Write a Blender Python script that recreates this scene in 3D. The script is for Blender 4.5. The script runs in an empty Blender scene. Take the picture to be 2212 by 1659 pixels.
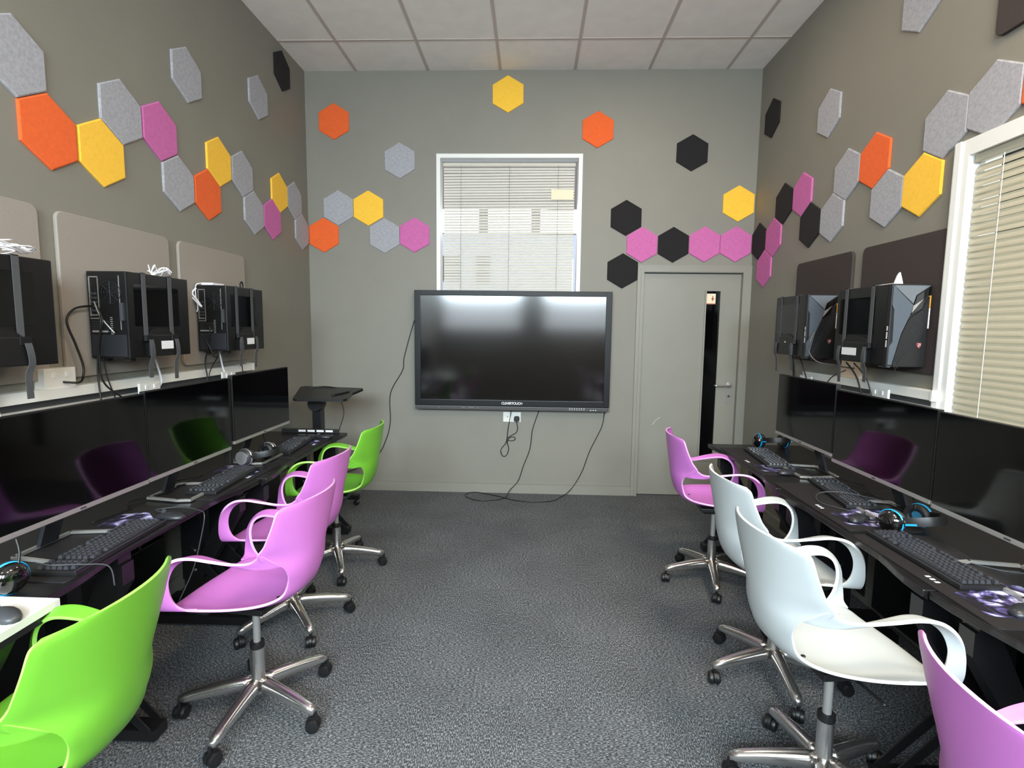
import bpy, bmesh, math, random
from mathutils import Vector, Matrix
random.seed(7)
S = bpy.context.scene
C = S.collection
PI = math.pi

# ------------------------------------------------------------------ camera
CH = 1.5227
yaw, pit, rol = 0.0358278, 0.1040449, 0.0118341
cy, sy, cp, sp = math.cos(yaw), math.sin(yaw), math.cos(pit), math.sin(pit)
fw = Vector((-sy*cp, cy*cp, -sp)); rt = Vector((cy, sy, 0)); up = rt.cross(fw)
r2 = rt*math.cos(rol) + up*math.sin(rol); u2 = -rt*math.sin(rol) + up*math.cos(rol)
cd = bpy.data.cameras.new('camera'); cam = bpy.data.objects.new('camera', cd); C.objects.link(cam)
cd.sensor_width = 36; cd.lens = 1152.764/2212*36; cd.clip_start = 0.05
M = Matrix((r2, u2, -fw)).transposed().to_4x4(); M.translation = Vector((0, 0, CH))
cam.matrix_world = M
S.camera = cam

# ------------------------------------------------------------------ light
W = bpy.data.worlds.new('world'); S.world = W; W.use_nodes = True
wb = W.node_tree.nodes['Background']; wb.inputs[0].default_value = (0.86, 0.94, 1.0, 1); wb.inputs[1].default_value = 4.5
def area(name, loc, rot, sx, sy_, e, col=(1, 1, 1)):
    l = bpy.data.lights.new(name, 'AREA'); l.shape = 'RECTANGLE'; l.size = sx; l.size_y = sy_; l.energy = e; l.color = col
    o = bpy.data.objects.new(name, l); C.objects.link(o); o.location = loc; o.rotation_euler = rot
    return o
# daylight entering by the two high windows behind the camera (sky light falls downwards)
area('daylight_1', (-1.05, -2.9, 2.95), (PI/2-.30, 0, 0), 2.2, 1.5, 400, (0.76, 0.91, 1.0))
area('daylight_2', (1.1, -2.9, 2.95), (PI/2-.30, 0, 0), 2.2, 1.5, 365, (0.76, 0.91, 1.0))
# daylight behind the blind of the side window
area('daylight_3', (2.5, 1.75, 1.9), (0, PI/2, 0), 1.6, 1.7, 14, (0.95, 0.98, 1.0))
S.view_settings.view_transform = 'Standard'; S.view_settings.look = 'None'
S.view_settings.exposure = 0.18; S.view_settings.gamma = 1; S.view_settings.use_curve_mapping = False

XL, XR, YB, H, YF = -2.019, 1.920, 4.840, 3.731, -1.75
HW = 0.2683

# ------------------------------------------------------------------ materials
def lin(c):
    return tuple(((v/255)/12.92 if v/255 <= .04045 else ((v/255+.055)/1.055)**2.4) for v in c)
def mat(name, rgb, rough=.5, metal=0.0, spec=None, noise=0, nscale=40, bump=0, bscale=200, coat=0, trans=0):
    m = bpy.data.materials.new(name); m.use_nodes = True; nt = m.node_tree; b = nt.nodes['Principled BSDF']
    col = lin(rgb) + (1,)
    b.inputs['Base Color'].default_value = col; b.inputs['Roughness'].default_value = rough; b.inputs['Metallic'].default_value = metal
    if spec is not None: b.inputs['Specular IOR Level'].default_value = spec
    if coat: b.inputs['Coat Weight'].default_value = coat; b.inputs['Coat Roughness'].default_value = .08
    if trans: b.inputs['Transmission Weight'].default_value = trans
    tc = nt.nodes.new('ShaderNodeTexCoord')
    if noise:
        n = nt.nodes.new('ShaderNodeTexNoise'); n.inputs['Scale'].default_value = nscale; n.inputs['Detail'].default_value = 4
        nt.links.new(tc.outputs['Object'], n.inputs['Vector'])
        r = nt.nodes.new('ShaderNodeMapRange'); r.inputs[1].default_value = .3; r.inputs[2].default_value = .7
        r.inputs[3].default_value = 1-noise; r.inputs[4].default_value = 1+noise
        nt.links.new(n.outputs[0], r.inputs[0])
        mx = nt.nodes.new('ShaderNodeVectorMath'); mx.operation = 'SCALE'; mx.inputs[0].default_value = col[:3]
        nt.links.new(r.outputs[0], mx.inputs['Scale']); nt.links.new(mx.outputs[0], b.inputs['Base Color'])
    if bump:
        n2 = nt.nodes.new('ShaderNodeTexNoise'); n2.inputs['Scale'].default_value = bscale; n2.inputs['Detail'].default_value = 3
        nt.links.new(tc.outputs['Object'], n2.inputs['Vector'])
        bp_ = nt.nodes.new('ShaderNodeBump'); bp_.inputs['Strength'].default_value = bump; bp_.inputs['Distance'].default_value = .002
        nt.links.new(n2.outputs[0], bp_.inputs['Height']); nt.links.new(bp_.outputs[0], b.inputs['Normal'])
    return m
WALL = mat('wall_paint', (132, 129, 119), .55, noise=.03, nscale=3, bump=.12, bscale=160)
TRIM = mat('trim_paint', (138, 136, 126), .42, noise=.02, nscale=6, bump=.05, bscale=60)
CEIL = mat('ceiling_tile', (248, 243, 238), .9, noise=.03, nscale=8, bump=.3, bscale=300)
CGRID = mat('ceiling_grid', (200, 188, 182), .6)
WHITE = mat('white_upvc', (236, 236, 232), .35)
PLAST = mat('white_plastic', (228, 228, 222), .3, noise=.05, nscale=5)
def slatmat():
    m = mat('blind_slat_white', (240, 236, 226), .45); nt = m.node_tree; N = nt.nodes; b = N['Principled BSDF']
    t = N.new('ShaderNodeBsdfTranslucent'); t.inputs[0].default_value = (.9, .88, .8, 1); mx = N.new('ShaderNodeMixShader'); mx.inputs[0].default_value = .5
    nt.links.new(b.outputs[0], mx.inputs[1]); nt.links.new(t.outputs[0], mx.inputs[2]); nt.links.new(mx.outputs[0], N['Material Output'].inputs[0]); return m
SLATB = slatmat()
SLATR = mat('blind_slat_cream', (178, 172, 152), .5)
BLK = mat('black_plastic', (22, 22, 23), .42)
BLK2 = mat('black_steel', (20, 20, 22), .38, noise=.1, nscale=20)
SATIN = mat('charcoal_satin', (38, 40, 44), .35)
CASE = mat('pc_case_steel', (17, 17, 18), .33, noise=.08, nscale=12)
GLASS = mat('dark_glass', (5, 5, 7), .06)
SCREEN = mat('monitor_screen', (3, 3, 4), .07, spec=.42)
TVSCR = mat('tv_screen', (8, 8, 9), .115, spec=1.0)
TVFR = mat('tv_frame', (13, 14, 16), .42, spec=.3)
TVGREY = mat('tv_lower_bezel', (66, 65, 66), .4)
SILV = mat('silver_plastic', (168, 166, 162), .3, metal=.5)
CHROME = mat('polished_aluminium', (216, 214, 212), .21, metal=.95)
STRAP = mat('grey_webbing', (74, 75, 78), .8, noise=.12, nscale=200)
CABLE = mat('black_cable', (14, 14, 15), .45)
WCABLE = mat('white_cable', (238, 238, 244), .4)
BOARDG = mat('pinboard_grey_cloth', (152, 144, 135), .9, noise=.04, nscale=120, bump=.2, bscale=500)
BOARDB = mat('pinboard_brown_cloth', (57, 49, 47), .75, noise=.06, nscale=120, bump=.2, bscale=500)
DESK = mat('desk_black_top', (21, 20, 22), .33, noise=.25, nscale=30, bump=.1, bscale=250)
BLUE = mat('blue_accent', (30, 160, 220), .3)
BLUEM = mat('blue_mesh', (50, 120, 150), .8, noise=.4, nscale=500)
PAD = mat('ear_cushion', (30, 30, 32), .5, bump=.3, bscale=120)
GLOSS = mat('gloss_black', (8, 8, 9), .08, coat=1)
LABEL = mat('white_label', (235, 236, 240), .5)
KEYM = mat('keycap', (54, 55, 60), .3)
GREYF = mat('pc_grey_facet', (84, 92, 102), .42, metal=.3)
GREYF2 = mat('pc_light_facet', (110, 116, 122), .4, metal=.3)
ORNG = mat('amber_strip', (214, 150, 60), .3)
RED = mat('badge_red', (128, 62, 64), .35)
DGREY = mat('dark_grey_plastic', (60, 62, 66), .4)
DISC = mat('brushed_disc', (190, 190, 192), .3, metal=.6)
NOTE = mat('note_paper', (238, 226, 196), .7)
WTOP = mat('white_desktop', (226, 226, 222), .35, noise=.04, nscale=8)
IVORY = mat('tan_socket', (226, 208, 184), .5)
FACW = mat('render_white', (120, 123, 132), .8, noise=.04, nscale=2)
FACG = mat('cladding_taupe', (62, 55, 52), .8, noise=.05, nscale=2)
SKYG = mat('outside_mirror_glass', (240, 248, 255), .03, metal=1)
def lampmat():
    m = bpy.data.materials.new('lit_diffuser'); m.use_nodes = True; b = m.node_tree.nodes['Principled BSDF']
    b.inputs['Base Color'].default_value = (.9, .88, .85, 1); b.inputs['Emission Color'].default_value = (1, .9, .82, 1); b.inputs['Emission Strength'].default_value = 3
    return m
LIT = lampmat()
SKYPANE = lampmat(); SKYPANE.name = 'sky_glow_pane'; SKYPANE.node_tree.nodes['Principled BSDF'].inputs['Emission Color'].default_value = (.88, .95, 1, 1)  # facade panes glow to stand in for bright sky in the glass

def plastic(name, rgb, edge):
    return mat(name, rgb, .38, spec=.45, bump=.05, bscale=700), mat(name+'_rim_highlight', edge, .35)  # paler rim colour paints in the highlight along the shell edges
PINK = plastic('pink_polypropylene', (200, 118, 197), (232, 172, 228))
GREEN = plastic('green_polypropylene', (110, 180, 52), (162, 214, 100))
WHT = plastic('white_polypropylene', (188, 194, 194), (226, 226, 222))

def felt(name, rgb, mel=0.05, s=60):
    m = mat(name, rgb, .95, noise=mel, nscale=s, bump=.5, bscale=350); return m
FELT = {'grey': felt('felt_grey', (164, 164, 170), .13, 70), 'orange': felt('felt_orange', (236, 102, 46)),
        'yellow': felt('felt_yellow', (255, 200, 66)), 'pink': felt('felt_pink', (200, 106, 166), .07),
        'black': felt('felt_black', (30, 28, 29))}

def carpetmat():
    m = bpy.data.materials.new('carpet_tiles'); m.use_nodes = True; nt = m.node_tree; N = nt.nodes; L = nt.links; b = N['Principled BSDF']
    b.inputs['Roughness'].default_value = .95; b.inputs['Specular IOR Level'].default_value = .15
    tc = N.new('ShaderNodeTexCoord')
    outs = []
    for sc in ((260, 90, 100), (90, 260, 100)):
        mp = N.new('ShaderNodeMapping'); mp.inputs['Scale'].default_value = sc; L.new(tc.outputs['Object'], mp.inputs['Vector'])
        n = N.new('ShaderNodeTexNoise'); n.inputs['Scale'].default_value = 1; n.inputs['Detail'].default_value = 3; n.inputs['Roughness'].default_value = .7
        L.new(mp.outputs[0], n.inputs['Vector']); outs.append(n)
    ck = N.new('ShaderNodeTexChecker'); ck.inputs['Scale'].default_value = 2.0
    L.new(tc.outputs['Object'], ck.inputs['Vector'])
    mx = N.new('ShaderNodeMix'); mx.data_type = 'FLOAT'
    L.new(ck.outputs['Fac'], mx.inputs[0]); L.new(outs[0].outputs[0], mx.inputs[2]); L.new(outs[1].outputs[0], mx.inputs[3])
    cr = N.new('ShaderNodeValToRGB'); e = cr.color_ramp.elements
    e[0].position = .36; e[0].color = lin((42, 45, 48)) + (1,); e[1].position = .68; e[1].color = lin((168, 172, 174)) + (1,)
    k = e.new(.5); k.color = lin((77, 80, 83)) + (1,)
    L.new(mx.outputs[0], cr.inputs[0])
    n3 = N.new('ShaderNodeTexNoise'); n3.inputs['Scale'].default_value = 2.2; n3.inputs['Detail'].default_value = 3; L.new(tc.outputs['Object'], n3.inputs['Vector'])
    r = N.new('ShaderNodeMapRange'); r.inputs[1].default_value = .3; r.inputs[2].default_value = .7; r.inputs[3].default_value = .86; r.inputs[4].default_value = 1.12; L.new(n3.outputs[0], r.inputs[0])
    vm = N.new('ShaderNodeVectorMath'); vm.operation = 'SCALE'; L.new(cr.outputs[0], vm.inputs[0]); L.new(r.outputs[0], vm.inputs['Scale'])
    L.new(vm.outputs[0], b.inputs['Base Color'])
    bp_ = N.new('ShaderNodeBump'); bp_.inputs['Strength'].default_value = .6; bp_.inputs['Distance'].default_value = .004
    L.new(mx.outputs[0], bp_.inputs['Height']); L.new(bp_.outputs[0], b.inputs['Normal'])
    return m
CARPET = carpetmat()

def matprint():
    m = bpy.data.materials.new('mouse_mat_print'); m.use_nodes = True; nt = m.node_tree; N = nt.nodes; L = nt.links; b = N['Principled BSDF']
    b.inputs['Roughness'].default_value = .55
    tc = N.new('ShaderNodeTexCoord')
    n = N.new('ShaderNodeTexNoise'); n.inputs['Scale'].default_value = 9; n.inputs['Detail'].default_value = 5; n.inputs['Distortion'].default_value = 2.2
    L.new(tc.outputs['Object'], n.inputs['Vector'])
    cr = N.new('ShaderNodeValToRGB'); e = cr.color_ramp.elements
    e[0].position = .42; e[0].color = lin((22, 20, 30)) + (1,); e[1].position = .62; e[1].color = lin((205, 205, 235)) + (1,)
    k = e.new(.52); k.color = lin((88, 82, 140)) + (1,)
    L.new(n.outputs[0], cr.inputs[0]); L.new(cr.outputs[0], b.inputs['Base Color'])
    return m
PRINT = matprint()
MATB = mat('mouse_mat_cloth', (27, 25, 27), .6, noise=.15, nscale=25)

# ------------------------------------------------------------------ mesh helpers
class MB:
    def __init__(s): s.v = []; s.f = []; s.mi = []; s.cur = 0
    def add(s, v, f):
        o = len(s.v); s.v += [tuple(p) for p in v]; s.f += [tuple(i+o for i in q) for q in f]; s.mi += [s.cur]*len(f); return s
    def box(s, a, b, c=0):
        x0, x1 = sorted((a[0], b[0])); y0, y1 = sorted((a[1], b[1])); z0, z1 = sorted((a[2], b[2]))
        v = [(x0,y0,z0),(x1,y0,z0),(x1,y1,z0),(x0,y1,z0),(x0,y0,z1),(x1,y0,z1),(x1,y1,z1),(x0,y1,z1)]
        if c:
            bm = bmesh.new(); vs = [bm.verts.new(p) for p in v]
            for q in ((0,3,2,1),(4,5,6,7),(0,1,5,4),(1,2,6,5),(2,3,7,6),(3,0,4,7)): bm.faces.new([vs[i] for i in q])
            bmesh.ops.bevel(bm, geom=bm.edges[:], offset=c, segments=2, affect='EDGES', profile=.7)
            bm.verts.index_update(); s.add([p.co for p in bm.verts], [[w.index for w in q.verts] for q in bm.faces]); bm.free(); return s
        return s.add(v, [(0,3,2,1),(4,5,6,7),(0,1,5,4),(1,2,6,5),(2,3,7,6),(3,0,4,7)])
    def prism(s, pts, d):
        n = len(pts); d = Vector(d); a = [Vector(p) for p in pts]; b = [p+d for p in a]
        nrm = Vector((0, 0, 0))
        for i in range(n): nrm += a[i].cross(a[(i+1) % n])
        if nrm.dot(d) > 0: bot = tuple(reversed(range(n))); sides = [(i, (i+1) % n, n+(i+1) % n, n+i) for i in range(n)]; top = tuple(range(n, 2*n))
        else: bot = tuple(range(n)); sides = [(i, n+i, n+(i+1) % n, (i+1) % n) for i in range(n)]; top = tuple(reversed(range(n, 2*n)))
        return s.add(a+b, [bot, top]+sides)
    def loft(s, rings, cap=True, close=True):
        n = len(rings[0]); v = [p for r in rings for p in r]; f = []
        for i in range(len(rings)-1):
            for j in range(n if close else n-1):
                k = (j+1) % n; f.append((i*n+j, i*n+k, (i+1)*n+k, (i+1)*n+j))
        if cap: f += [tuple(reversed(range(n))), tuple(range((len(rings)-1)*n, len(rings)*n))]
        return s.add(v, f)
    def lathe(s, prof, c=(0, 0, 0), ax='z', n=20, cap=True):
        R = []
        for r, h in prof:
            ring = []
            for k in range(n):
                a = 2*PI*k/n; x, y = r*math.cos(a), r*math.sin(a)
                p = {'z': (x, y, h), 'x': (h, x, y), 'y': (y, h, x)}[ax]
                ring.append((p[0]+c[0], p[1]+c[1], p[2]+c[2]))
            R.append(ring)
        return s.loft(R, cap)
    def tube(s, pts, r, n=8, smooth=0, closed=False):
        P = cr(pts, smooth) if smooth else [Vector(p) for p in pts]
        rad = r if callable(r) else (lambda t: r)
        rings = []; prev = None
        for i, p in enumerate(P):
            t = (P[min(i+1, len(P)-1)]-P[max(i-1, 0)])
            if t.length < 1e-9: t = Vector((0, 0, 1))
            t.normalize()
            if prev is None:
                u = t.cross(Vector((0, 0, 1)))
                if u.length < .1: u = t.cross(Vector((1, 0, 0)))
            else: u = prev - t*prev.dot(t)
            u.normalize(); prev = u; w = t.cross(u); R_ = rad(i/(len(P)-1))
            rings.append([p + u*math.cos(2*PI*k/n)*R_ + w*math.sin(2*PI*k/n)*R_ for k in range(n)])
        return s.loft(rings)
    def build(s, name, m, parent=None, smooth=False, mods=()):
        me = bpy.data.meshes.new(name); me.from_pydata(s.v, [], s.f); 
        for q in (m if isinstance(m, (list, tuple)) else [m]): me.materials.append(q)
        me.polygons.foreach_set('material_index', s.mi)
        if smooth: me.polygons.foreach_set('use_smooth', [True]*len(me.polygons))
        me.update()
        if smooth == 'auto':
            me.set_sharp_from_angle(angle=math.radians(38))
        o = bpy.data.objects.new(name, me); C.objects.link(o)
        if parent is not None: o.parent = parent
        return o
def cr(pts, n=8):
    P = [Vector(p) for p in pts]; out = []
    for i in range(len(P)-1):
        a, b, c, d = P[max(i-1, 0)], P[i], P[i+1], P[min(i+2, len(P)-1)]
        for k in range(n):
            t = k/n; out.append(.5*((2*b)+(c-a)*t+(2*a-5*b+4*c-d)*t*t+(3*b-a-3*c+d)*t**3))
    return out + [P[-1]]
def tag(o, label=None, cat=None, group=None, kind=None):
    if label: o['label'] = label
    if cat: o['category'] = cat
    if group: o['group'] = group
    if kind: o['kind'] = kind
    return o
def empty(name, loc=(0, 0, 0), rz=0, **k):
    o = bpy.data.objects.new(name, None); C.objects.link(o); o.location = loc; o.rotation_euler = (0, 0, rz); o.empty_display_size = .1
    tag(o, **k); return o
def copy_tree(o, parent=None):
    c = o.copy(); C.objects.link(c)
    if parent is not None: c.parent = parent
    for ch in [x for x in o.children]: copy_tree(ch, c)
    return c
def struct(name, mb, m, parent=None, **k):
    o = mb.build(name, m, parent)
    if parent is None: o['kind'] = 'structure'
    return o
def rrect(w, h, r, n=6):
    pts = []
    for cx, cy_, a0 in ((w/2-r, h/2-r, 0), (-w/2+r, h/2-r, PI/2), (-w/2+r, -h/2+r, PI), (w/2-r, -h/2+r, 1.5*PI)):
        for k in range(n+1):
            a = a0+PI/2*k/n; pts.append((cx+r*math.cos(a), cy_+r*math.sin(a)))
    return pts

# ------------------------------------------------------------------ room shell
T = .14
struct('floor', MB().box((XL-T, YF-T, -.06), (XR+T, YB+T, 0)), CARPET)
struct('ceiling', MB().box((XL-T, YF-T, H), (XR+T, YB+T, H+.06)), CEIL)
g = MB()
for x in (-1.56, -.93, -.305, .335, .965, 1.62):
    g.box((x-.012, YF, H-.004), (x+.012, YB, H+.001))
yy = 4.345
while yy > YF:
    g.box((XL, yy-.010, H-.0035), (XR, yy+.010, H+.001)); yy -= .6
struct('trim_ceiling_grid', g, CGRID)
# left wall
struct('wall_left', MB().box((XL-T, YF-T, 0), (XL, YB+T, H)), WALL)
# back wall with window and door openings
WX0, WX1, WZ0, WZ1 = -.83, .388, 1.25, 3.005
DX0, DX1, DZ = .985, 1.853, 2.033
b = MB()
b.box((XL-T, YB, 0), (WX0, YB+T, H)); b.box((WX0, YB, 0), (WX1, YB+T, WZ0)); b.box((WX0, YB, WZ1), (WX1, YB+T, H))
b.box((WX1, YB, 0), (DX0, YB+T, H)); b.box((DX0, YB, DZ), (DX1, YB+T, H)); b.box((DX1, YB, 0), (XR+T, YB+T, H))
struct('wall_back', b, WALL)
# right wall with window opening
RY0, RY1, RZ0, RZ1 = .95, 2.52, 1.10, 2.31
b = MB()
b.box((XR, RY1, 0), (XR+T, YB+T, H)); b.box((XR, YF-T, 0), (XR+T, RY0, H)); b.box((XR, RY0, 0), (XR+T, RY1, RZ0)); b.box((XR, RY0, RZ1), (XR+T, RY1, H))
struct('wall_right', b, WALL)
# wall behind the camera with two windows
b = MB()
FX = [(-1.9, -.2), (.22, 1.8)]; FZ0, FZ1 = 1.48, 3.05
b.box((XL-T, YF-T, 0), (FX[0][0], YF, H)); b.box((FX[0][1], YF-T, 0), (FX[1][0], YF, H)); b.box((FX[1][1], YF-T, 0), (XR+T, YF, H))
for a0, a1 in FX: b.box((a0, YF-T, 0), (a1, YF, FZ0)); b.box((a0, YF-T, FZ1), (a1, YF, H))
struct('wall_front', b, WALL)
for i, (a0, a1) in enumerate(FX):
    f = MB(); w = .05
    f.box((a0, YF-.02, FZ0), (a0+w, YF+.01, FZ1)); f.box((a1-w, YF-.02, FZ0), (a1, YF+.01, FZ1)); f.box((a0+w, YF-.02, FZ0), (a1-w, YF+.01, FZ0+w)); f.box((a0+w, YF-.02, FZ1-w), (a1-w, YF+.01, FZ1))
    struct('window_%d' % (i+3), f, WHITE)
# baseboards
bb = MB(); bb.box((XL, YB-.02, 0), (.925, YB, .085)); struct('baseboard_back', bb, TRIM)
struct('baseboard_left', MB().box((XL, YF, 0), (XL+.02, YB-.02, .085)), TRIM)
struct('baseboard_right', MB().box((XR-.02, YF, 0), (XR, YB-.02, .085)), TRIM)

# ---- window 1 (back wall) frame
f = MB()
def frame_y(f, x0, x1, z0, z1, w, ya, yb):
    f.box((x0, ya, z0), (x0+w, yb, z1)); f.box((x1-w, ya, z0), (x1, yb, z1)); f.box((x0+w, ya, z1-w), (x1-w, yb, z1)); f.box((x0+w, ya, z0), (x1-w, yb, z0+w))
frame_y(f, WX0-.03, WX1+.032, WZ0-.03, WZ1+.03, .034, YB-.014, YB+.10)
w1 = struct('window_1', f, WHITE)
g = MB().box((WX0+.02, YB+.105, WZ0), (WX1-.02, YB+.109, WZ1)); 
def clearglass():
    m = bpy.data.materials.new('window_glass'); m.use_nodes = True; nt = m.node_tree; N = nt.nodes
    for n in list(N): N.remove(n)
    o = N.new('ShaderNodeOutputMaterial'); a = N.new('ShaderNodeBsdfTransparent'); gl = N.new('ShaderNodeBsdfGlossy'); gl.inputs['Roughness'].default_value = .02
    fr = N.new('ShaderNodeFresnel'); fr.inputs[0].default_value = 1.45; mx = N.new('ShaderNodeMixShader')
    nt.links.new(fr.outputs[0], mx.inputs[0]); nt.links.new(a.outputs[0], mx.inputs[1]); nt.links.new(gl.outputs[0], mx.inputs[2]); nt.links.new(mx.outputs[0], o.inputs[0])
    return m
CLEAR = clearglass()
g.build('pane', CLEAR, w1)
# ---- window 2 (right wall)
f = MB(); w = .085
f.box((XR-.02, RY1-.02, RZ0-.05), (XR+.10, RY1+w-.02, RZ1+.06)); f.box((XR-.02, RY0-w, RZ0-.05), (XR+.10, RY0, RZ1+.06)); f.box((XR-.02, RY0, RZ1-.01), (XR+.10, RY1-.02, RZ1+.06)); f.box((XR-.03, RY0, RZ0-.05), (XR+.10, RY1-.02, RZ0))
f.box((XR-.028, RY1+.02, RZ0-.05), (XR-.02, RY1+.05, RZ1+.06))
f.box((XR+.03, RY1-.05, RZ0), (XR+.10, RY1-.02, RZ1-.01))
w2 = struct('window_2', f, WHITE)
MB().box((XR+.101, RY0, RZ0), (XR+.105, RY1, RZ1)).build('pane', CLEAR, w2)

# ---- blinds
def slat_profile(w, tilt, n=5, sag=.0025):
    out = []
    for k in range(n):
        t = -1+2*k/(n-1); a = t*w/2; z = sag*(1-t*t)
        out.append((a*math.cos(tilt)-z*math.sin(tilt), a*math.sin(tilt)+z*math.cos(tilt)))
    return out
e1 = empty('venetian_blind', (-.21, YB+.05, WZ0), label='white venetian blind with open slats covering the window above the big screen', cat='blind')
e1.location = (-.218, YB+.05, 0)
sl = MB(); z = 2.925; i = 0
while z > WZ0+.06:
    sag = -.012*0; wig = random.uniform(-.0012, .0012); ti = 1.0+random.uniform(-.05, .05)
    pr_ = slat_profile(.026, ti)
    tl = .012 if z < 2.9 else .004
    x0, x1 = -.585, .575
    ra = [(x0, a, z+c_-tl*.5+wig) for a, c_ in pr_]; rb = [(x1, a, z+c_+tl*.5+wig) for a, c_ in pr_]
    n = len(ra); sl.add(ra+rb, [(k, k+1, n+k+1, n+k) for k in range(n-1)]); z -= .0242
sl.build('slats', SLATB, e1, True)
MB().box((-.59, -.014, 2.945), (.58, .014, 2.972), .003).build('head_rail', SLATB, e1)
for x in (-.43, -.0, .43):
    MB().tube([(x, -.015, 2.95), (x-.002, -.016, WZ0+.05)], .0011, 5).build('ladder_cord', DGREY, e1)
MB().box((.37, -.017, 2.66), (.565, -.0165, 2.745)).build('tape_patch', NOTE, e1)
e2 = empty('venetian_blind', (XR+.012, 1.73, 0), label='cream venetian blind with closed slats in the side window at right', cat='blind')
sl = MB(); z = RZ1-.075
while z > RZ0+.02:
    ti = 1.12+random.uniform(-.04, .04); pr_ = slat_profile(.037, ti, 6, .004); w_ = random.uniform(-.0015, .0015)
    ra = [(a, -.765, z+c_) for a, c_ in pr_]; rb = [(a, .755, z+c_+w_) for a, c_ in pr_]
    n = len(ra); sl.add(ra+rb, [(k, k+1, n+k+1, n+k) for k in range(n-1)]); z -= .0305
sl.build('slats', SLATR, e2, True)
MB().box((-.015, -.765, RZ1-.045), (.02, .755, RZ1-.012), .003).build('head_rail', SLATR, e2)
for y in (.60, 0, -.60):
    MB().tube([(-.02, y, RZ1-.05), (-.021, y, RZ0+.02)], .0013, 5).build('ladder_cord', WHITE, e2)

# ---- building opposite, seen through the back window
bo = empty('building', (0, 12, 0), label='pale building facade with a strip of windows seen through the blind', cat='building')
MB().box((-8, 0, -2), (8, .3, 3.575)).build('lower_wall', FACW, bo)
MB().box((-8, 0, 3.575), (8, .3, 7.5)).build('upper_wall', FACG, bo)
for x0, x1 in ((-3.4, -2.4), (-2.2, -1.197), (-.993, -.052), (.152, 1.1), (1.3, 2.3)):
    MB().box((x0, -.03, 3.60), (x1, -.01, 4.10)).build('window', SKYPANE, bo)
for x0, x1, z0, z1 in ((-2.0, -1.62, 2.55, 3.1), (-1.25, -.95, 2.5, 3.1)):
    MB().box((x0, -.03, z0), (x1, -.01, z1)).build('window', FACG, bo)
MB().box((-9, YB+.5, -2.2), (9, 14, -2)).build('yard_ground', FACW)['kind'] = 'structure'

# ---- door
d = MB()
GX0, GX1, GZ0, GZ1 = 1.545, 1.670, .352, 1.873
yl = YB+.024
d.box((DX0+.004, yl, .008), (GX0, yl+.044, DZ-.012)); d.box((GX1, yl, .008), (DX1-.008, yl+.044, DZ-.012)); d.box((GX0, yl, .008), (GX1, yl+.044, GZ0)); d.box((GX0, yl, GZ1), (GX1, yl+.044, DZ-.012))
door = struct('door_1', d, TRIM)
bd = MB(); frame_y(bd, GX0-.012, GX1+.012, GZ0-.018, GZ1+.012, .014, yl-.010, yl+.002); bd.build('glazing_bead', TRIM, door)
MB().box((GX0, yl+.012, GZ0), (GX1, yl+.018, GZ1)).build('vision_pane', GLASS, door)
MB().box((1.549, yl+.0095, 1.757), (1.632, yl+.0115, 1.85)).build('note', NOTE, door)
nt_ = MB(); nt_.box((1.549, yl+.0085, 1.757), (1.632, yl+.0095, 1.765)); nt_.box((1.600, yl+.0085, 1.785), (1.612, yl+.0095, 1.83)); nt_.box((1.592, yl+.0085, 1.80), (1.622, yl+.0095, 1.808)); nt_.build('note_print', mat('note_red', (206, 120, 96), .6), door)
pl = MB()
pl.prism([(x+1.785, yl, z+.965) for x, z in rrect(.040, .20, .019)], (0, -.006, 0)); pl.lathe([(.026, 0), (.026, -.012), (.022, -.014)], (1.785, yl, 1.035), 'y', 20)
pl.build('handle_plate', SILV, door)
MB().tube([(1.785, yl-.012, 1.035), (1.785, yl-.045, 1.035), (1.77, yl-.052, 1.034), (1.70, yl-.052, 1.030), (1.655, yl-.050, 1.032), (1.648, yl-.035, 1.034)], .0085, 10, 5).build('lever_handle', CHROME, door, True)
MB().lathe([(.010, 0), (.010, -.010)], (1.785, yl-.005, .935), 'y', 14).build('lock_cylinder', DGREY, door)
sc = MB(); sc.tube([(1.115, yl-.0005, .66), (1.14, yl-.0005, .70), (1.185, yl-.0005, .735)], .0012, 4); sc.build('scuff', WHITE, door)
fr = MB()
fr.box((DX0-.058, YB-.016, 0), (DX0-.002, YB, DZ+.058)); fr.box((DX1+.008, YB-.016, 0), (XR, YB, DZ+.0)); fr.box((DX0-.002, YB-.016, DZ), (XR, YB, DZ+.058))
fr.box((DX0-.028, YB-.022, 0), (DX0-.002, YB-.016, DZ+.028)); 
fr.box((DX1-.006, YB-.016, 0), (DX1+.008, YB+.07, DZ+.001)); fr.box((DX0-.002, YB-.006, 0), (DX0+.002, YB+.06, DZ)); fr.box((DX0, YB-.004, DZ-.005), (DX1-.006, YB+.06, DZ+.0005))
fr.box((DX0, YB+.085, 0), (DX1, YB+.10, DZ))
struct('trim_door_frame', fr, TRIM)

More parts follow.
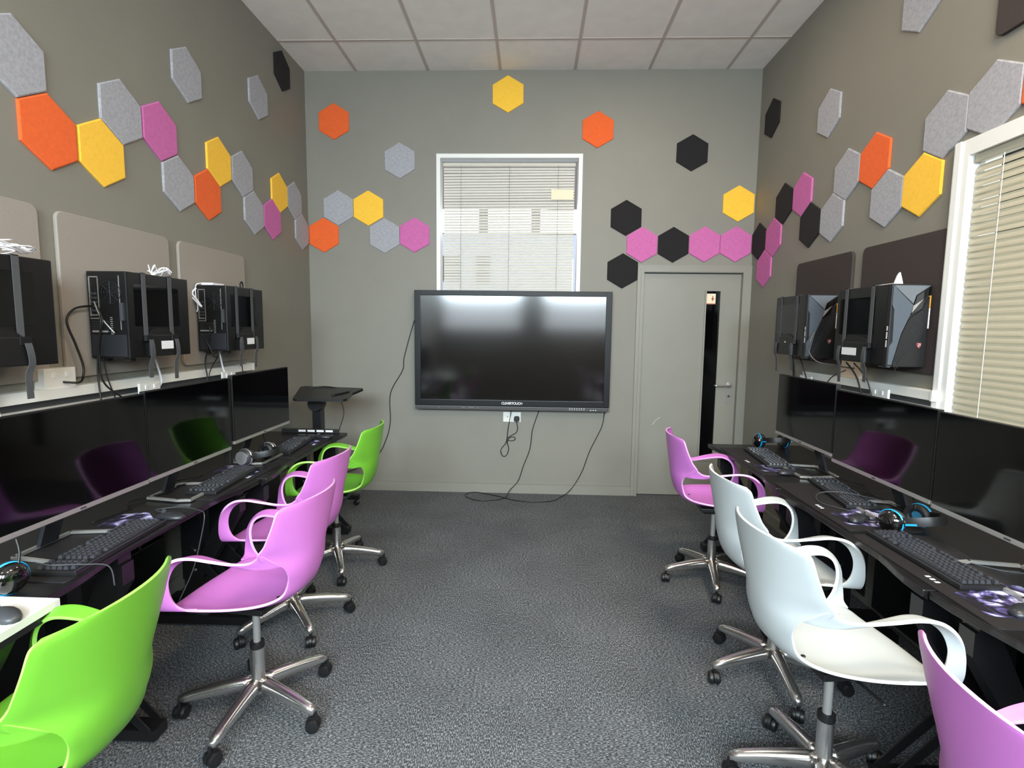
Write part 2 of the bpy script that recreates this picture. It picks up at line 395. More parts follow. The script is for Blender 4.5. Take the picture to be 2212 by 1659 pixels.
# ------------------------------------------------------------------ hexagon felt panels
def hexmesh():
    R = HW/math.sqrt(3)*.992; t = .011; b_ = .006
    v = []; f = []
    for (r, z) in ((R, 0), (R, t-.003), (R-b_, t), (0, t)):
        if r == 0: v.append((0, 0, z)); continue
        for k in range(6):
            a = PI/2+k*PI/3; v.append((r*math.cos(a), r*math.sin(a), z))
    for L_ in range(2):
        for k in range(6):
            n = (k+1) % 6; f.append((L_*6+k, L_*6+n, (L_+1)*6+n, (L_+1)*6+k))
    f.append(tuple(range(12, 18))); f.append(tuple(reversed(range(6))))
    return v[:18], f
HV, HF = hexmesh()
HM = {}
for k_, m_ in FELT.items():
    me = bpy.data.meshes.new('hexagon_felt_panel_'+k_); me.from_pydata(HV, [], HF); me.materials.append(m_); HM[k_] = me
HROT = {'L': Matrix(((0, 0, 1), (1, 0, 0), (0, 1, 0))), 'R': Matrix(((0, 0, -1), (-1, 0, 0), (0, 1, 0))), 'B': Matrix(((1, 0, 0), (0, 0, -1), (0, 1, 0)))}
def hexa(side, u, z, col, label, tilt=0):
    o = bpy.data.objects.new('hexagon_felt_panel', HM[col]); C.objects.link(o)
    m = (HROT[side] @ Matrix.Rotation(tilt, 3, 'Z')).to_4x4()
    m.translation = {'L': (XL+.0005, u, z), 'R': (XR-.0005, u, z), 'B': (u, YB-.0005, z)}[side]
    o.matrix_world = m
    tag(o, label, 'wall panel', 'felt hexagons on the walls')
LW = 'on the left wall'; 
for u, z, c_, lb in [
 (2.236, 2.31, 'orange', 'orange felt hexagon nearest the camera on the left wall, grey one above it'),
 (2.512, 2.312, 'yellow', 'yellow felt hexagon beside the nearest orange one on the left wall'),
 (2.647, 2.546, 'grey', 'grey felt hexagon between a yellow hexagon and a pink one on the left wall'),
 (2.921, 2.553, 'pink', 'pink felt hexagon in the upper row, touching a grey one each side, left wall'),
 (3.176, 2.954, 'grey', 'lone grey felt hexagon nearer the camera, floating above the left wall chain'),
 (3.056, 2.317, 'grey', 'grey felt hexagon below the upper pink and beside the middle orange, left wall'),
 (3.33, 2.321, 'orange', 'orange felt hexagon in the middle of the left wall chain'),
 (3.464, 2.557, 'yellow', 'yellow felt hexagon above the middle orange one on the left wall'),
 (3.742, 2.56, 'grey', 'grey felt hexagon just beyond the middle yellow one on the left wall'),
 (3.881, 2.329, 'grey', 'grey felt hexagon beside the lower pink one on the left wall'),
 (4.155, 2.337, 'pink', 'pink felt hexagon under the farthest yellow on the left wall'),
 (4.286, 2.566, 'yellow', 'farthest yellow felt hexagon of the left wall chain'),
 (4.555, 2.569, 'grey', 'grey felt hexagon next to the farthest yellow on the left wall'),
 (4.689, 2.336, 'grey', 'grey felt hexagon tucked in the far corner of the left wall, touching orange'),
 (4.0, 3.168, 'grey', 'lone grey felt hexagon beneath the black one high on the left wall'),
 (4.399, 3.532, 'black', 'lone black felt hexagon just under the ceiling on the left wall'),
 (2.104, 2.546, 'grey', 'grey felt hexagon cut by the left picture edge, above the nearest orange')]:
    hexa('L', u, z, c_, lb)
for u, z, c_, lb in [
 (2.412, 2.502, 'grey', 'grey felt hexagon over the corner of the side window frame'),
 (2.676, 2.492, 'grey', 'grey felt hexagon above the yellow one on the right wall'),
 (2.798, 2.252, 'yellow', 'yellow felt hexagon beside the side window on the right wall'),
 (3.063, 2.25, 'grey', 'grey felt hexagon below the orange one and beside yellow, right wall'),
 (3.193, 2.486, 'orange', 'whole orange felt hexagon on the right wall'),
 (3.46, 2.486, 'grey', 'grey felt hexagon beside the whole orange one on the right wall'),
 (3.596, 2.255, 'grey', 'grey felt hexagon touching a black one above the far brown board'),
 (3.871, 2.259, 'black', 'black felt hexagon between grey and pink ones, lower row, right wall'),
 (4.002, 2.497, 'pink', 'highest pink felt hexagon on the right wall'),
 (4.284, 2.497, 'black', 'black felt hexagon in the upper row beside the highest pink one'),
 (4.433, 2.27, 'pink', 'pink felt hexagon between two black ones near the right corner'),
 (4.709, 2.281, 'black', 'black felt hexagon tucked in the right corner beside the row over the door'),
 (4.583, 3.235, 'black', 'lone black felt hexagon high on the right wall near the corner'),
 (3.718, 2.942, 'grey', 'lone whole grey felt hexagon floating on the upper right wall'),
 (2.914, 3.174, 'grey', 'lone grey felt hexagon cut by the top picture edge on the right wall'),
 (4.576, 2.041, 'pink', 'lowest pink felt hexagon on the right wall by the door frame'),
 (2.412-HW, 2.502, 'orange', 'sliver of orange felt hexagon at the right picture edge')]:
    hexa('R', u, z, c_, lb)
for u, z, c_, lb in [
 (-1.765, 3.309, 'orange', 'lone orange felt hexagon upper left on the back wall'),
 (-.237, 3.532, 'yellow', 'lone yellow felt hexagon centred above the back window'),
 (-1.186, 2.979, 'grey', 'lone grey felt hexagon left of the back window'),
 (-1.741, 2.571, 'grey', 'grey felt hexagon above the orange in the back wall cluster'),
 (-1.471, 2.57, 'yellow', 'yellow felt hexagon in the left cluster of the back wall'),
 (-1.878, 2.334, 'orange', 'orange felt hexagon at the left corner of the back wall'),
 (-1.328, 2.332, 'grey', 'grey felt hexagon below the yellow, next to pink, on the back wall'),
 (-1.058, 2.339, 'pink', 'pink felt hexagon left of the back window'),
 (.544, 3.238, 'orange', 'lone orange felt hexagon above the right end of the back window'),
 (1.357, 3.045, 'black', 'lone black felt hexagon high above the door'),
 (1.775, 2.621, 'yellow', 'yellow felt hexagon above the door at the right corner'),
 (.81, 2.496, 'black', 'black felt hexagon above and beside the first pink, right of the window'),
 (.956, 2.267, 'pink', 'pink felt hexagon touching three black ones right of the window'),
 (1.228, 2.268, 'black', 'black felt hexagon between pink ones in the row above the door'),
 (1.499, 2.274, 'pink', 'pink felt hexagon above the middle of the door, black one on its left'),
 (1.769, 2.276, 'pink', 'pink felt hexagon at the right end of the row above the door'),
 (.793, 2.039, 'black', 'lowest black felt hexagon beside the top corner of the door frame')]:
    hexa('B', u, z, c_, lb, random.uniform(-.012, .012))

# ------------------------------------------------------------------ pin boards
def board(side, y0, y1, z0, z1, m, label, grp):
    cyy, cz = (y0+y1)/2, (z0+z1)/2; s = 1 if side == 'L' else -1; X = XL if side == 'L' else XR
    b = MB().prism([(X+s*.0005, cyy+a, cz+c_) for a, c_ in rrect(y1-y0, z1-z0, .035)], (s*.018, 0, 0))
    o = b.build('pinboard', m); bv = o.modifiers.new('bevel', 'BEVEL'); bv.width = .004; bv.segments = 2; bv.limit_method = 'ANGLE'
    tag(o, label, 'board', grp)
board('L', 1.45, 2.142, 1.285, 1.995, BOARDG, 'pale grey rounded pinboard at the left picture edge, nearest on the wall', 'grey pinboards on the left wall')
board('L', 2.225, 2.924, 1.285, 1.995, BOARDG, 'pale grey rounded pinboard in the middle of the left wall', 'grey pinboards on the left wall')
board('L', 3.005, 3.70, 1.285, 1.995, BOARDG, 'pale grey rounded pinboard farthest along the left wall', 'grey pinboards on the left wall')
board('R', 2.556, 3.215, 1.325, 2.006, BOARDB, 'dark brown rounded pinboard beside the side window', 'brown pinboards on the right wall')
board('R', 3.31, 3.985, 1.325, 2.006, BOARDB, 'dark brown rounded pinboard farther from the side window', 'brown pinboards on the right wall')
board('R', 1.73, 2.427, 2.74, 3.44, BOARDB, 'dark brown pinboard high above the side window, mostly out of frame', 'brown pinboards on the right wall')

# ------------------------------------------------------------------ big touch screen
TX0, TX1, TZ0, TZ1, TY = -1.045, .700, .790, 1.850, 4.742
tv = empty('touch_screen_display', ((TX0+TX1)/2, YB, TZ0), label='large black wall-mounted touch screen display below the back window', cat='screen')
tv.location = (0, 0, 0)
f = MB()
f.box((TX0, TY, TZ0+.035), (TX0+.052, YB-.03, TZ1), .004); f.box((TX1-.052, TY, TZ0+.035), (TX1, YB-.03, TZ1), .004)
f.box((TX0+.05, TY, TZ1-.045), (TX1-.05, YB-.03, TZ1), .004); f.box((TX0+.05, TY, TZ0+.035), (TX1-.05, YB-.03, TZ0+.088), .004)
f.box((TX0+.05, TY+.03, TZ0+.06), (TX1-.05, YB-.04, TZ1-.04))
f.box((-.6, YB-.06, 1.0), (.3, YB, 1.6))
f.build('frame', TVFR, tv)
MB().box((TX0+.006, TY-.012, TZ0), (TX1-.006, YB-.05, TZ0+.034), .004).build('lower_bezel', TVGREY, tv)
MB().box((TX0+.046, TY+.012, TZ0+.082), (TX1-.046, TY+.03, TZ1-.04)).build('screen', TVSCR, tv)
def text(name, s, size, m, parent, M_, ext=.0006, spacing=1):
    cu = bpy.data.curves.new(name, 'FONT'); cu.body = s; cu.size = size; cu.align_x = 'CENTER'; cu.align_y = 'CENTER'; cu.extrude = ext; cu.space_character = spacing; cu.offset = size*.012
    t = bpy.data.objects.new(name+'_tmp', cu); C.objects.link(t); dg = bpy.context.evaluated_depsgraph_get()
    me = bpy.data.meshes.new_from_object(t.evaluated_get(dg)); bpy.data.objects.remove(t)
    me.materials.clear(); me.materials.append(m); o = bpy.data.objects.new(name, me); C.objects.link(o); o.parent = parent; o.matrix_local = M_; return o
def MY(x, y, z): return Matrix.Translation((x, y, z)) @ Matrix(((1, 0, 0, 0), (0, 0, -1, 0), (0, 1, 0, 0), (0, 0, 0, 1)))
text('logo_text', 'CLEVERTOUCH', .031, LABEL, tv, MY(-.169, TY-.001, TZ0+.061), spacing=.82)
bt = MB()
for i in range(7):
    for j in range(2): bt.box((.345+i*.021, TY-.0135, TZ0+.012+j*.013), (.352+i*.021, TY-.012, TZ0+.017+j*.013))
for i in range(3): bt.box((.53+i*.022, TY-.0135, TZ0+.010), (.540+i*.022, TY-.012, TZ0+.016))
bt.build('button_row', LABEL, tv)
scf = MB()
for x, w_ in ((-.83, .012), (-.62, .03), (-.56, .05), (-.48, .012)): scf.box((x, TY-.0128, TZ0+.020), (x+w_, TY-.012, TZ0+.0225))
scf.build('scratches', SILV, tv)

# sockets on back wall
sk = empty('wall_socket', (-.17, YB, .713), label='white double plug socket on the back wall under the big screen', cat='socket')
MB().box((-.081, -.009, -.045), (.000-.002, 0, .045), .002).build('blank_plate', PLAST, sk)
p = MB().box((0, -.010, -.045), (.081, 0, .045), .002); p.build('socket_plate', PLAST, sk)
MB().box((-.044, -.0105, .0), (-.036, -.0088, .008)).build('screw', DGREY, sk)
pg = tag(MB().prism([(-.126+a, YB-.0105, .700+c_) for a, c_ in rrect(.05, .05, .016)], (0, -.028, 0)).build('mains_plug', BLK), 'black mains plug in the socket below the big screen', 'plug')

def cable(name, pts, r, label, m=CABLE, cat='cable', grp=None, sm=8):
    return tag(MB().tube(pts, r, 8, sm).build(name, m, None, True), label, cat, grp)
yw = YB-.012
cable('power_cable', [(-.178, YB-.06, .80), (-.185, yw, .72), (-.205, yw, .60), (-.212, yw, .52), (-.225, yw, .47), (-.262, yw, .42), (-.268, yw-.008, .385), (-.245, yw, .345), (-.214, yw, .36), (-.196, yw, .42), (-.21, yw-.008, .48), (-.19, yw, .52), (-.15, yw, .53), (-.137, yw-.006, .515), (-.15, yw, .497), (-.19, yw, .495), (-.215, yw-.006, .51), (-.17, yw, .545), (-.13, yw, .57), (-.117, yw, .61), (-.125, yw, .665), (-.126, yw-.008, .682)], .0035, 'black looped power cable hanging from the plug below the big screen')
cable('power_cable', [(-1.03, YB-.05, 1.60), (-1.067, yw, 1.575), (-1.158, yw, 1.257), (-1.176, yw, 1.13), (-1.29, yw, .916), (-1.295, yw, .659), (-1.33, yw, .50), (-1.42, yw, .33), (-1.62, yw, .20), (-1.80, yw-.05, .15)], .0035, 'thin black cable running from the left side of the big screen down to the corner')
cable('power_cable', [(.078, YB-.06, .80), (.075, yw, .773), (.02, yw, .597), (.0, yw, .425), (-.061, yw, .251), (-.105, yw-.012, .12), (-.18, yw-.05, .04), (-.219, 4.66, .006), (-.336, 4.58, .006), (-.454, 4.57, .006), (-.565, 4.66, .006), (-.575, 4.76, .006), (-.495, 4.80, .008), (-.307, 4.70, .012), (-.135, 4.60, .006), (.028, 4.56, .006), (.2, 4.60, .006), (.285, 4.72, .006), (.35, yw-.05, .03), (.41, yw-.012, .09), (.483, yw, .219), (.549, yw, .415), (.648, yw, .631), (.669, yw, .75), (.67, YB-.06, .80)], .0035, 'long black cable drooping from the big screen and looping on the carpet')

# ------------------------------------------------------------------ trunking, sockets
def trunk(side, y0, y1, label, z_low0):
    s = 1 if side == 'L' else -1; X = XL if side == 'L' else XR
    t = empty('cable_trunking', (X, (y0+y1)/2, 1.12), label=label, cat='trunking'); t.location = (X, 0, 0)
    MB().box((0, y0, 1.208), (s*.05, y1, 1.254), .004).build('upper_channel', PLAST, t)
    MB().box((s*.001, y0+.05, 1.170), (s*.012, y1-.03, 1.208)).build('painted_gap_shade', DGREY, t)  # dark strip painted as the shade in the gap between the channels
    MB().box((0, y0, 1.10), (s*.078, y1-.01, 1.176), .004).build('lower_channel', PLAST, t)
    MB().box((0, (y0 if side == 'R' else y1)-.006, 1.206), (s*.053, (y0 if side == 'R' else y1)+.006, 1.257)).build('end_cap', PLAST, t)
trunk('L', .6, 3.71, 'white plastic cable trunking along the left wall behind the monitors', 1.1)
trunk('R', 2.545, 3.74, 'white plastic cable trunking along the right wall behind the monitors', 1.1)
def socket(side, y, z, label, w_=.146, h_=.086, m=PLAST, d=.012, off=.079):
    s = 1 if side == 'L' else -1; X = XL if side == 'L' else XR
    e = empty('wall_socket', (X+s*off, y, z), label=label, cat='socket', group='sockets by the cable trunking')
    MB().box((0, -w_/2, -h_/2), (s*d, w_/2, h_/2), .003).build('box', m, e)
    for a in (-.03, .03): MB().box((s*d, a-.007, .012), (s*(d+.004), a+.007, .032)).build('switch', LABEL, e)
socket('L', 2.62, 1.186, 'white double socket on the left trunking below the middle computer')
socket('L', 3.33, 1.186, 'white double socket on the left trunking below the farthest computer')
socket('R', 3.62, 1.188, 'white double socket on the right trunking nearest the door')
socket('R', 2.86, 1.188, 'white double socket on the right trunking near the window frame')
socket('L', 2.16, 1.285, 'square white socket box on the left wall beside the nearest computer', .15, .10, PLAST, .045, 0)
socket('R', 3.22, 1.310, 'tan socket box on the right wall under the nearer computer', .19, .11, IVORY, .035, 0)

# ------------------------------------------------------------------ wall computers
def pc(side, y0, y1, label, grp):
    s = 1 if side == 'L' else -1; X = XL if side == 'L' else XR
    e = empty('desktop_computer', (X, (y0+y1)/2, 1.355), label=label, cat='computer', group=grp); e.location = (X, y0, 1.355)
    D = y1-y0; w = .212; x0, h = .030, .40
    MB().box((s*x0, 0, .012), (s*w, D, h), .006).build('case', CASE, e)
    fa, fb = (.24, .66) if side == 'L' else (.27, .79)
    # side window
    MB().prism([(s*w, D*(.45 if side == 'L' else .57)+a, .252+c_) for a, c_ in rrect(D*.72, .19, .010)], (s*.0015, 0, 0)).build('side_window', GLASS, e)
    # strap hammock
    hm = MB(); hm.box((s*w, D*(fa+.02), .015), (s*(w+.016), D*(fb+.02), .118), .006)
    hm.prism([(s*w, D*(fa+.02), .116), (s*w, D*(fb+.01), .116), (s*w, D*(fb-.07), .14), (s*w, D*(fa+fb)/2, .152), (s*w, D*(fa+.09), .14)], (s*.006, 0, 0))
    hm.build('power_brick_holder', BLK, e)
    if y0 < 2: pass
    elif not (side == 'R' and y0 > 3.2):
        lb = MB().box((s*(w+.016), D*(fa+.19), .048), (s*(w+.0168), D*(fb-.03), .087)); lb.build('asset_label', LABEL, e)
    else:
        lb = MB().box((s*(w+.016), D*.50, .095), (s*(w+.0168), D*.54, .102)); lb.build('asset_label', LABEL, e)
    for k, yy in enumerate((D*fa, D*fb)):
        st = MB(); hw = .0135
        st.box((s*(w+.0016), yy-hw, .11), (s*(w+.0036), yy+hw, h+.003)); st.box((s*.032, yy-hw, h), (s*(w+.0036), yy+hw, h+.003))
        o = st.build('strap', STRAP, e)
        MB().box((s*(w+.003), yy-.020, .088), (s*(w+.019), yy+.024, .116), .002).build('buckle', BLK2, o)
        tl = MB(); pts = [(w+.020, yy+.006, .095), (w+.024, yy+.010, .06), (w+.020, yy+.016, .02), (w+.012, yy+.008, -.02), (w+.006, yy+.014, -.085-.02*k)]
        P = cr([(s*a, b_, c_) for a, b_, c_ in pts], 6)
        v = []; 
        for q in P: v += [(q.x, q.y-hw, q.z), (q.x, q.y+hw, q.z)]
        tl.add(v, [(2*i, 2*i+1, 2*i+3, 2*i+2) for i in range(len(P)-1)])
        t_ = tl.build('strap_tail', STRAP, o); so = t_.modifiers.new('s', 'SOLIDIFY'); so.thickness = .0016
    MB().box((s*.05, .03, -.004), (s*.08, .06, .013)).build('foot', BLK, e); MB().box((s*.16, .03, -.004), (s*.19, .06, .013)).build('foot', BLK, e)
    if side == 'L':
        r = MB()   # rear face, looks at the camera
        r.box((.040, -.004, .02), (w-.012, 0, .118), .002); r.build('power_supply', SATIN, e)
        io = MB(); io.box((.040, -.003, .20), (.044, 0, .375)); io.box((.040, -.003, .372), (.082, 0, .376)); io.box((.040, -.003, .188), (.080, 0, .192)); io.box((.080, -.003, .19), (.082, 0, .37))
        io.build('port_shield', SILV, e)
        pt = MB()
        for j, z in enumerate((.225, .243, .262, .281, .30)): 
            for q in range(2): pt.box((.048+q*.016, -.008, z-.005), (.060+q*.016, -.002, z+.005))
        pt.build('ports', DGREY, e)
        lg = MB()
        for q in range(3): lg.lathe([(.0035, -.008), (.0035, 0)], (.052+q*.010, 0, .205), 'y', 10)
        lg.build('audio_jacks', SILV, e)
        fan = MB()
        for rr in (.012, .024, .036, .048): 
            fan.lathe([(rr, -.003), (rr+.002, -.003), (rr+.002, 0), (rr, 0)], (.135, 0, .305), 'y', 28, False)
        for a in range(4): 
            ca, sa = math.cos(a*PI/4)*.05, math.sin(a*PI/4)*.05; fan.tube([(.135-ca, -.002, .305-sa), (.135+ca, -.002, .305+sa)], .0015, 4)
        fan.build('fan_grille', SATIN, e)
        sl_ = MB()
        for q in range(5): sl_.box((.045, -.003, .128+q*.011), (.125, -.001, .135+q*.011))
        sl_.build('expansion_slots', SATIN, e)
        MB().box((.048, -.007, .128), (.118, -.003, .136)).build('card_bracket', DISC, e)
        th = MB()
        for q in range(9): th.box((.130, -.003, .120+q*.009), (.140, -.001, .124+q*.009))
        th.build('vent_slots', SILV, e)
        MB().box((.176, -.002, .14), (.179, 0, .38)).build('panel_edge', SILV, e)
        MB().box((.183, -.014, .18), (.197, 0, .26), .002).build('latch', DGREY, e)
    else:
        F = MB; L_ = w-x0
        def poly(uv, name, m, d=.004, base=0):
            # u 0 = room side, 1 = wall side
            pts = [(s*(w-u*L_), -base, .006+v*(h-.008)) for u, v in uv]
            return MB().prism(pts, (0, -d, 0)).build(name, m, e)
        MB().box((s*x0, -.022, .004), (s*w, .001, h), .004).build('front_panel', BLK, e)
        B0 = .022
        poly([(.02, .985), (.55, .75), (.5, .64), (.3, .4), (.12, .02), (.02, .02), (.02, .24), (.10, .3), (.08, .69), (.02, .75)], 'grey_facet', GREYF, .006, B0)
        poly([(.04, .985), (.97, .985), (.62, .87), (.56, .765)], 'upper_facet', GREYF2, .004, B0)
        poly([(.98, .975), (.63, .86), (.57, .755), (.98, .885)], 'gloss_facet', GLOSS, .008, B0)
        poly([(.55, .74), (.78, .82), (.52, .655)], 'silver_facet', SILV, .010, B0)
        poly([(.79, .82), (.77, .71), (.5, .635)], 'smoked_facet', GLOSS, .010, B0)
        poly([(.97, .87), (.95, .46), (.42, .2), (.17, .02), (.13, .02), (.3, .38), (.46, .57), (.77, .69)], 'mesh_grille', BLK, .008, B0)
        rb = MB()
        for q in range(26):
            t = q/25; u0 = .15+.70*t; v0 = .03+.72*t; rb.tube([(s*(w-u0*L_), -B0-.009, .006+(v0+.02)*(h-.008)), (s*(w-min(u0+.20*(1-abs(t-.6)), .95)*L_), -B0-.009, .006+(v0-.10*(1-t*.4)+.02)*(h-.008))], .0013, 4)
        rb.build('grille_ribs', DGREY, e)
        MB().box((s*(w-.97*L_), -B0-.011, .19), (s*(w-.945*L_), -B0, .285)).build('light_strip', LABEL, e)
        MB().box((s*(w-.97*L_), -B0-.011, .285), (s*(w-.945*L_), -B0, .345)).build('amber_strip', ORNG, e)
        cx, cz, q = s*(w-.80*L_), .11, .0115
        sh = [(-1, .8), (-.5, .95), (0, .75), (.5, .95), (1, .8), (.95, -.1), (.5, -.8), (0, -1.2), (-.5, -.8), (-.95, -.1)]
        bd_ = MB().prism([(cx+a*q, -B0, cz+c_*q*1.15) for a, c_ in sh], (0, -.002, 0)).build('shield_badge', RED, e)
        m_ = MB(); m_.tube([(cx-.005, -B0-.0025, cz+.006), (cx+.004, -B0-.0025, cz+.006), (cx+.005, -B0-.0025, cz), (cx-.004, -B0-.0025, cz-.001), (cx+.001, -B0-.0025, cz-.009)], .0009, 5, 4); m_.build('badge_mark', LABEL, bd_)
        sn = MB()
        z = .200
        for ln in (.022, .034, .038):
            n = int(ln/.0055)
            for i in range(n): sn.box((s*w, -.014, z-(i+1)*.0055), (s*(w+.0006), -.006, z-i*.0055-.0012))
            z -= ln+.006
        sn.build('side_lettering', LABEL, e)
        MB().box((s*(w-.004), -.024, .002), (s*(w-.02), .04, .006)).build('base_plate', GREYF, e)
    return e
GL = 'computers strapped to the left wall'; GR = 'computers strapped to the right wall'
pc('L', 1.545, 1.975, 'black computer case nearest on the left wall, cut by the picture edge', GL)
pc('L', 2.343, 2.770, 'black computer case in the middle of the left wall, rear ports visible', GL)
pc('L', 3.126, 3.553, 'black computer case farthest along the left wall', GL)
pc('R', 2.656, 3.084, 'black and grey computer case on the right wall nearest the side window', GR)
pc('R', 3.430, 3.838, 'black and grey computer case on the right wall nearest the door', GR)

# ---- white cable tangles on top of computers
def tangle(x, y, z, n, label, sx=.08, sy_=.12, hh=.05, seed=1):
    rd = random.Random(seed); m = MB()
    for k in range(n):
        pts = []; a0 = rd.uniform(0, 6)
        for q in range(6):
            a = a0+q*1.1; pts.append((x+math.cos(a)*sx*rd.uniform(.3, .9), y+math.sin(a)*sy_*rd.uniform(.4, 1), z+.004+abs(math.sin(a*1.3))*hh*rd.uniform(.3, 1)))
        m.tube(pts, .0028, 6, 6)
    return tag(m.build('white_cable_bundle', WCABLE, None, True), label, 'cable')
tangle(-1.86, 1.83, 1.758, 6, 'tangle of white cable on top of the nearest left computer', .07, .16, .055, 3)
tangle(-1.87, 2.66, 1.758, 4, 'white cable coil on top of the middle left computer', .06, .07, .055, 5)
ad = empty('cable_adapter', (-1.93, 3.16, 1.757), label='white adapter with cable on the corner of the farthest left computer', cat='adapter')
MB().box((-.035, -.02, 0), (.035, .10, .014), .004).build('body', WCABLE, ad)
MB().tube([(-.03, 0, .012), (-.052, -.04, .0), (-.055, -.045, -.06), (-.05, -.04, -.13), (-.055, -.042, -.16)], .003, 6, 6).build('lead', WCABLE, ad, True)
MB().tube([(-.05, -.045, -.02), (-.072, -.05, -.05), (-.045, -.05, -.09), (-.02, -.05, -.13), (-.05, -.052, -.10), (-.078, -.05, -.07)], .005, 6, 6).build('coiled_lead', WCABLE, ad, True)
ad2 = empty('cable_adapter', (1.80, 2.76, 1.757), label='white adapter standing on the computer nearest the side window', cat='adapter')
MB().box((-.02, -.03, 0), (.02, .11, .010), .003).build('body', WCABLE, ad2)
MB().prism([(.0-.018, -.03, .008), (.02, -.03, .008), (.014, -.03, .03), (.004, -.03, .062), (-.006, -.03, .045)], (0, .012, 0)).build('folded_plug', WCABLE, ad2)
cable('webbing_loop', [(-1.95, 3.55, 1.75), (-1.95, 3.54, 1.79), (-1.95, 3.56, 1.81), (-1.95, 3.575, 1.79), (-1.95, 3.57, 1.75)], .005, 'small dark loop sticking up behind the farthest left computer', BLK, 'loop')

# ---- cables between computers and monitors (hang in front of the left wall)
def drop(side, y, z0, z1, dy, label, m=CABLE, r=.0038, x=.05, x2=.07, grp='cables hanging from the computers'):
    s = 1 if side == 'L' else -1; X = XL if side == 'L' else XR
    cable('hanging_cable', [(X+s*x, y, z0), (X+s*(x+.015), y+.01, (z0*2+z1)/3), (X+s*x2, y+dy*.5, (z0+2*z1)/3), (X+s*(x2+.03), y+dy, z1)], r, label, m, grp=grp)
cable('hanging_cable', [(-1.965, 2.335, 1.60), (-1.97, 2.25, 1.585), (-1.97, 2.205, 1.53), (-1.965, 2.235, 1.43), (-1.96, 2.26, 1.34), (-1.955, 2.25, 1.29), (-1.94, 2.21, 1.27), (-1.975, 2.17, 1.275)], .0045, 'thick black lead looping from the middle left computer to the square socket')
cable('hanging_cable', [(-1.93, 2.325, 1.595), (-1.90, 2.31, 1.53), (-1.93, 2.32, 1.45), (-1.95, 2.325, 1.30), (-1.93, 2.31, 1.16), (-1.92, 2.31, 1.05)], .004, 'black cable down the rear of the middle left computer, reaching behind the monitor')
cable('hanging_cable', [(-1.92, 2.325, 1.58), (-1.91, 2.31, 1.52), (-1.94, 2.33, 1.40), (-1.94, 2.34, 1.26), (-1.90, 2.43, 1.16), (-1.86, 2.52, 1.08)], .004, 'black cable slanting away to the far side behind the middle left monitor')
cable('hanging_cable', [(-1.95, 2.33, 1.62), (-1.91, 2.315, 1.55), (-1.86, 2.325, 1.48)], .003, 'pale stiff lead crossing the rear slots of the middle left computer', SILV)
cable('hanging_cable', [(-1.95, 2.36, 1.38), (-1.945, 2.37, 1.28), (-1.93, 2.39, 1.18), (-1.92, 2.42, 1.06)], .003, 'thin black cable below the middle left computer')
cable('hanging_cable', [(-1.93, 3.11, 1.52), (-1.90, 3.10, 1.50), (-1.92, 3.11, 1.40), (-1.95, 3.12, 1.30), (-1.93, 3.10, 1.20), (-1.92, 3.05, 1.08)], .004, 'black cable hanging behind the farthest left computer')
cable('hanging_cable', [(-1.95, 3.11, 1.46), (-1.92, 3.105, 1.41), (-1.89, 3.12, 1.33), (-1.92, 3.2, 1.33), (-1.93, 3.12, 1.22), (-1.92, 3.16, 1.08)], .003, 'second black cable crossing below the farthest left computer')
cable('hanging_cable', [(-1.86, 3.36, 1.36), (-1.87, 3.38, 1.30), (-1.88, 3.40, 1.24), (-1.87, 3.42, 1.10)], .003, 'thin black lead below the label of the farthest left computer')
cable('white_lead', [(-1.95, 1.84, 1.36), (-1.955, 1.85, 1.27), (-1.955, 1.87, 1.18), (-1.945, 1.875, 1.08)], .006, 'white cable dropping under the nearest left computer', WCABLE)
cable('white_lead', [(-1.94, 2.68, 1.35), (-1.935, 2.70, 1.28), (-1.94, 2.72, 1.22), (-1.95, 2.69, 1.18)], .005, 'white cable below the middle left computer, over the trunking', WCABLE)
cable('white_lead', [(-1.95, 3.27, 1.36), (-1.94, 3.28, 1.26), (-1.93, 3.30, 1.19), (-1.93, 3.24, 1.14)], .005, 'white cable between the farthest left computer and its socket', WCABLE)
cable('hanging_cable', [(1.80, 3.79, 1.36), (1.83, 3.80, 1.28), (1.84, 3.80, 1.15)], .0035, 'black cable at the far end of the computer by the door')
cable('hanging_cable', [(1.75, 3.66, 1.36), (1.78, 3.68, 1.28), (1.80, 3.67, 1.12)], .005, 'thicker black cable below the computer by the door')
cable('hanging_cable', [(1.75, 3.55, 1.36), (1.78, 3.55, 1.28), (1.80, 3.47, 1.12)], .004, 'black cable slanting toward the camera below the computer by the door')
cable('hanging_cable', [(1.72, 2.98, 1.36), (1.78, 2.97, 1.27), (1.82, 2.95, 1.10)], .0045, 'pair of black leads hanging below the computer by the window', grp='cables hanging from the computers')
cable('hanging_cable', [(1.73, 2.93, 1.36), (1.79, 2.90, 1.27), (1.82, 2.86, 1.10)], .0035, 'nearest black lead hanging below the computer by the window')
cable('hanging_cable', [(1.735, 3.36, 1.52), (1.70, 3.33, 1.47), (1.71, 3.36, 1.40), (1.74, 3.30, 1.34), (1.83, 3.2, 1.32), (1.86, 3.14, 1.315)], .004, 'grey cable arching between the two right computers', mat('grey_cable', (90, 86, 82), .5))
cable('hanging_cable', [(1.86, 3.22, 1.30), (1.80, 3.26, 1.25), (1.78, 3.31, 1.16), (1.78, 3.33, 1.10)], .003, 'thin black cable from the tan socket down behind the monitor')

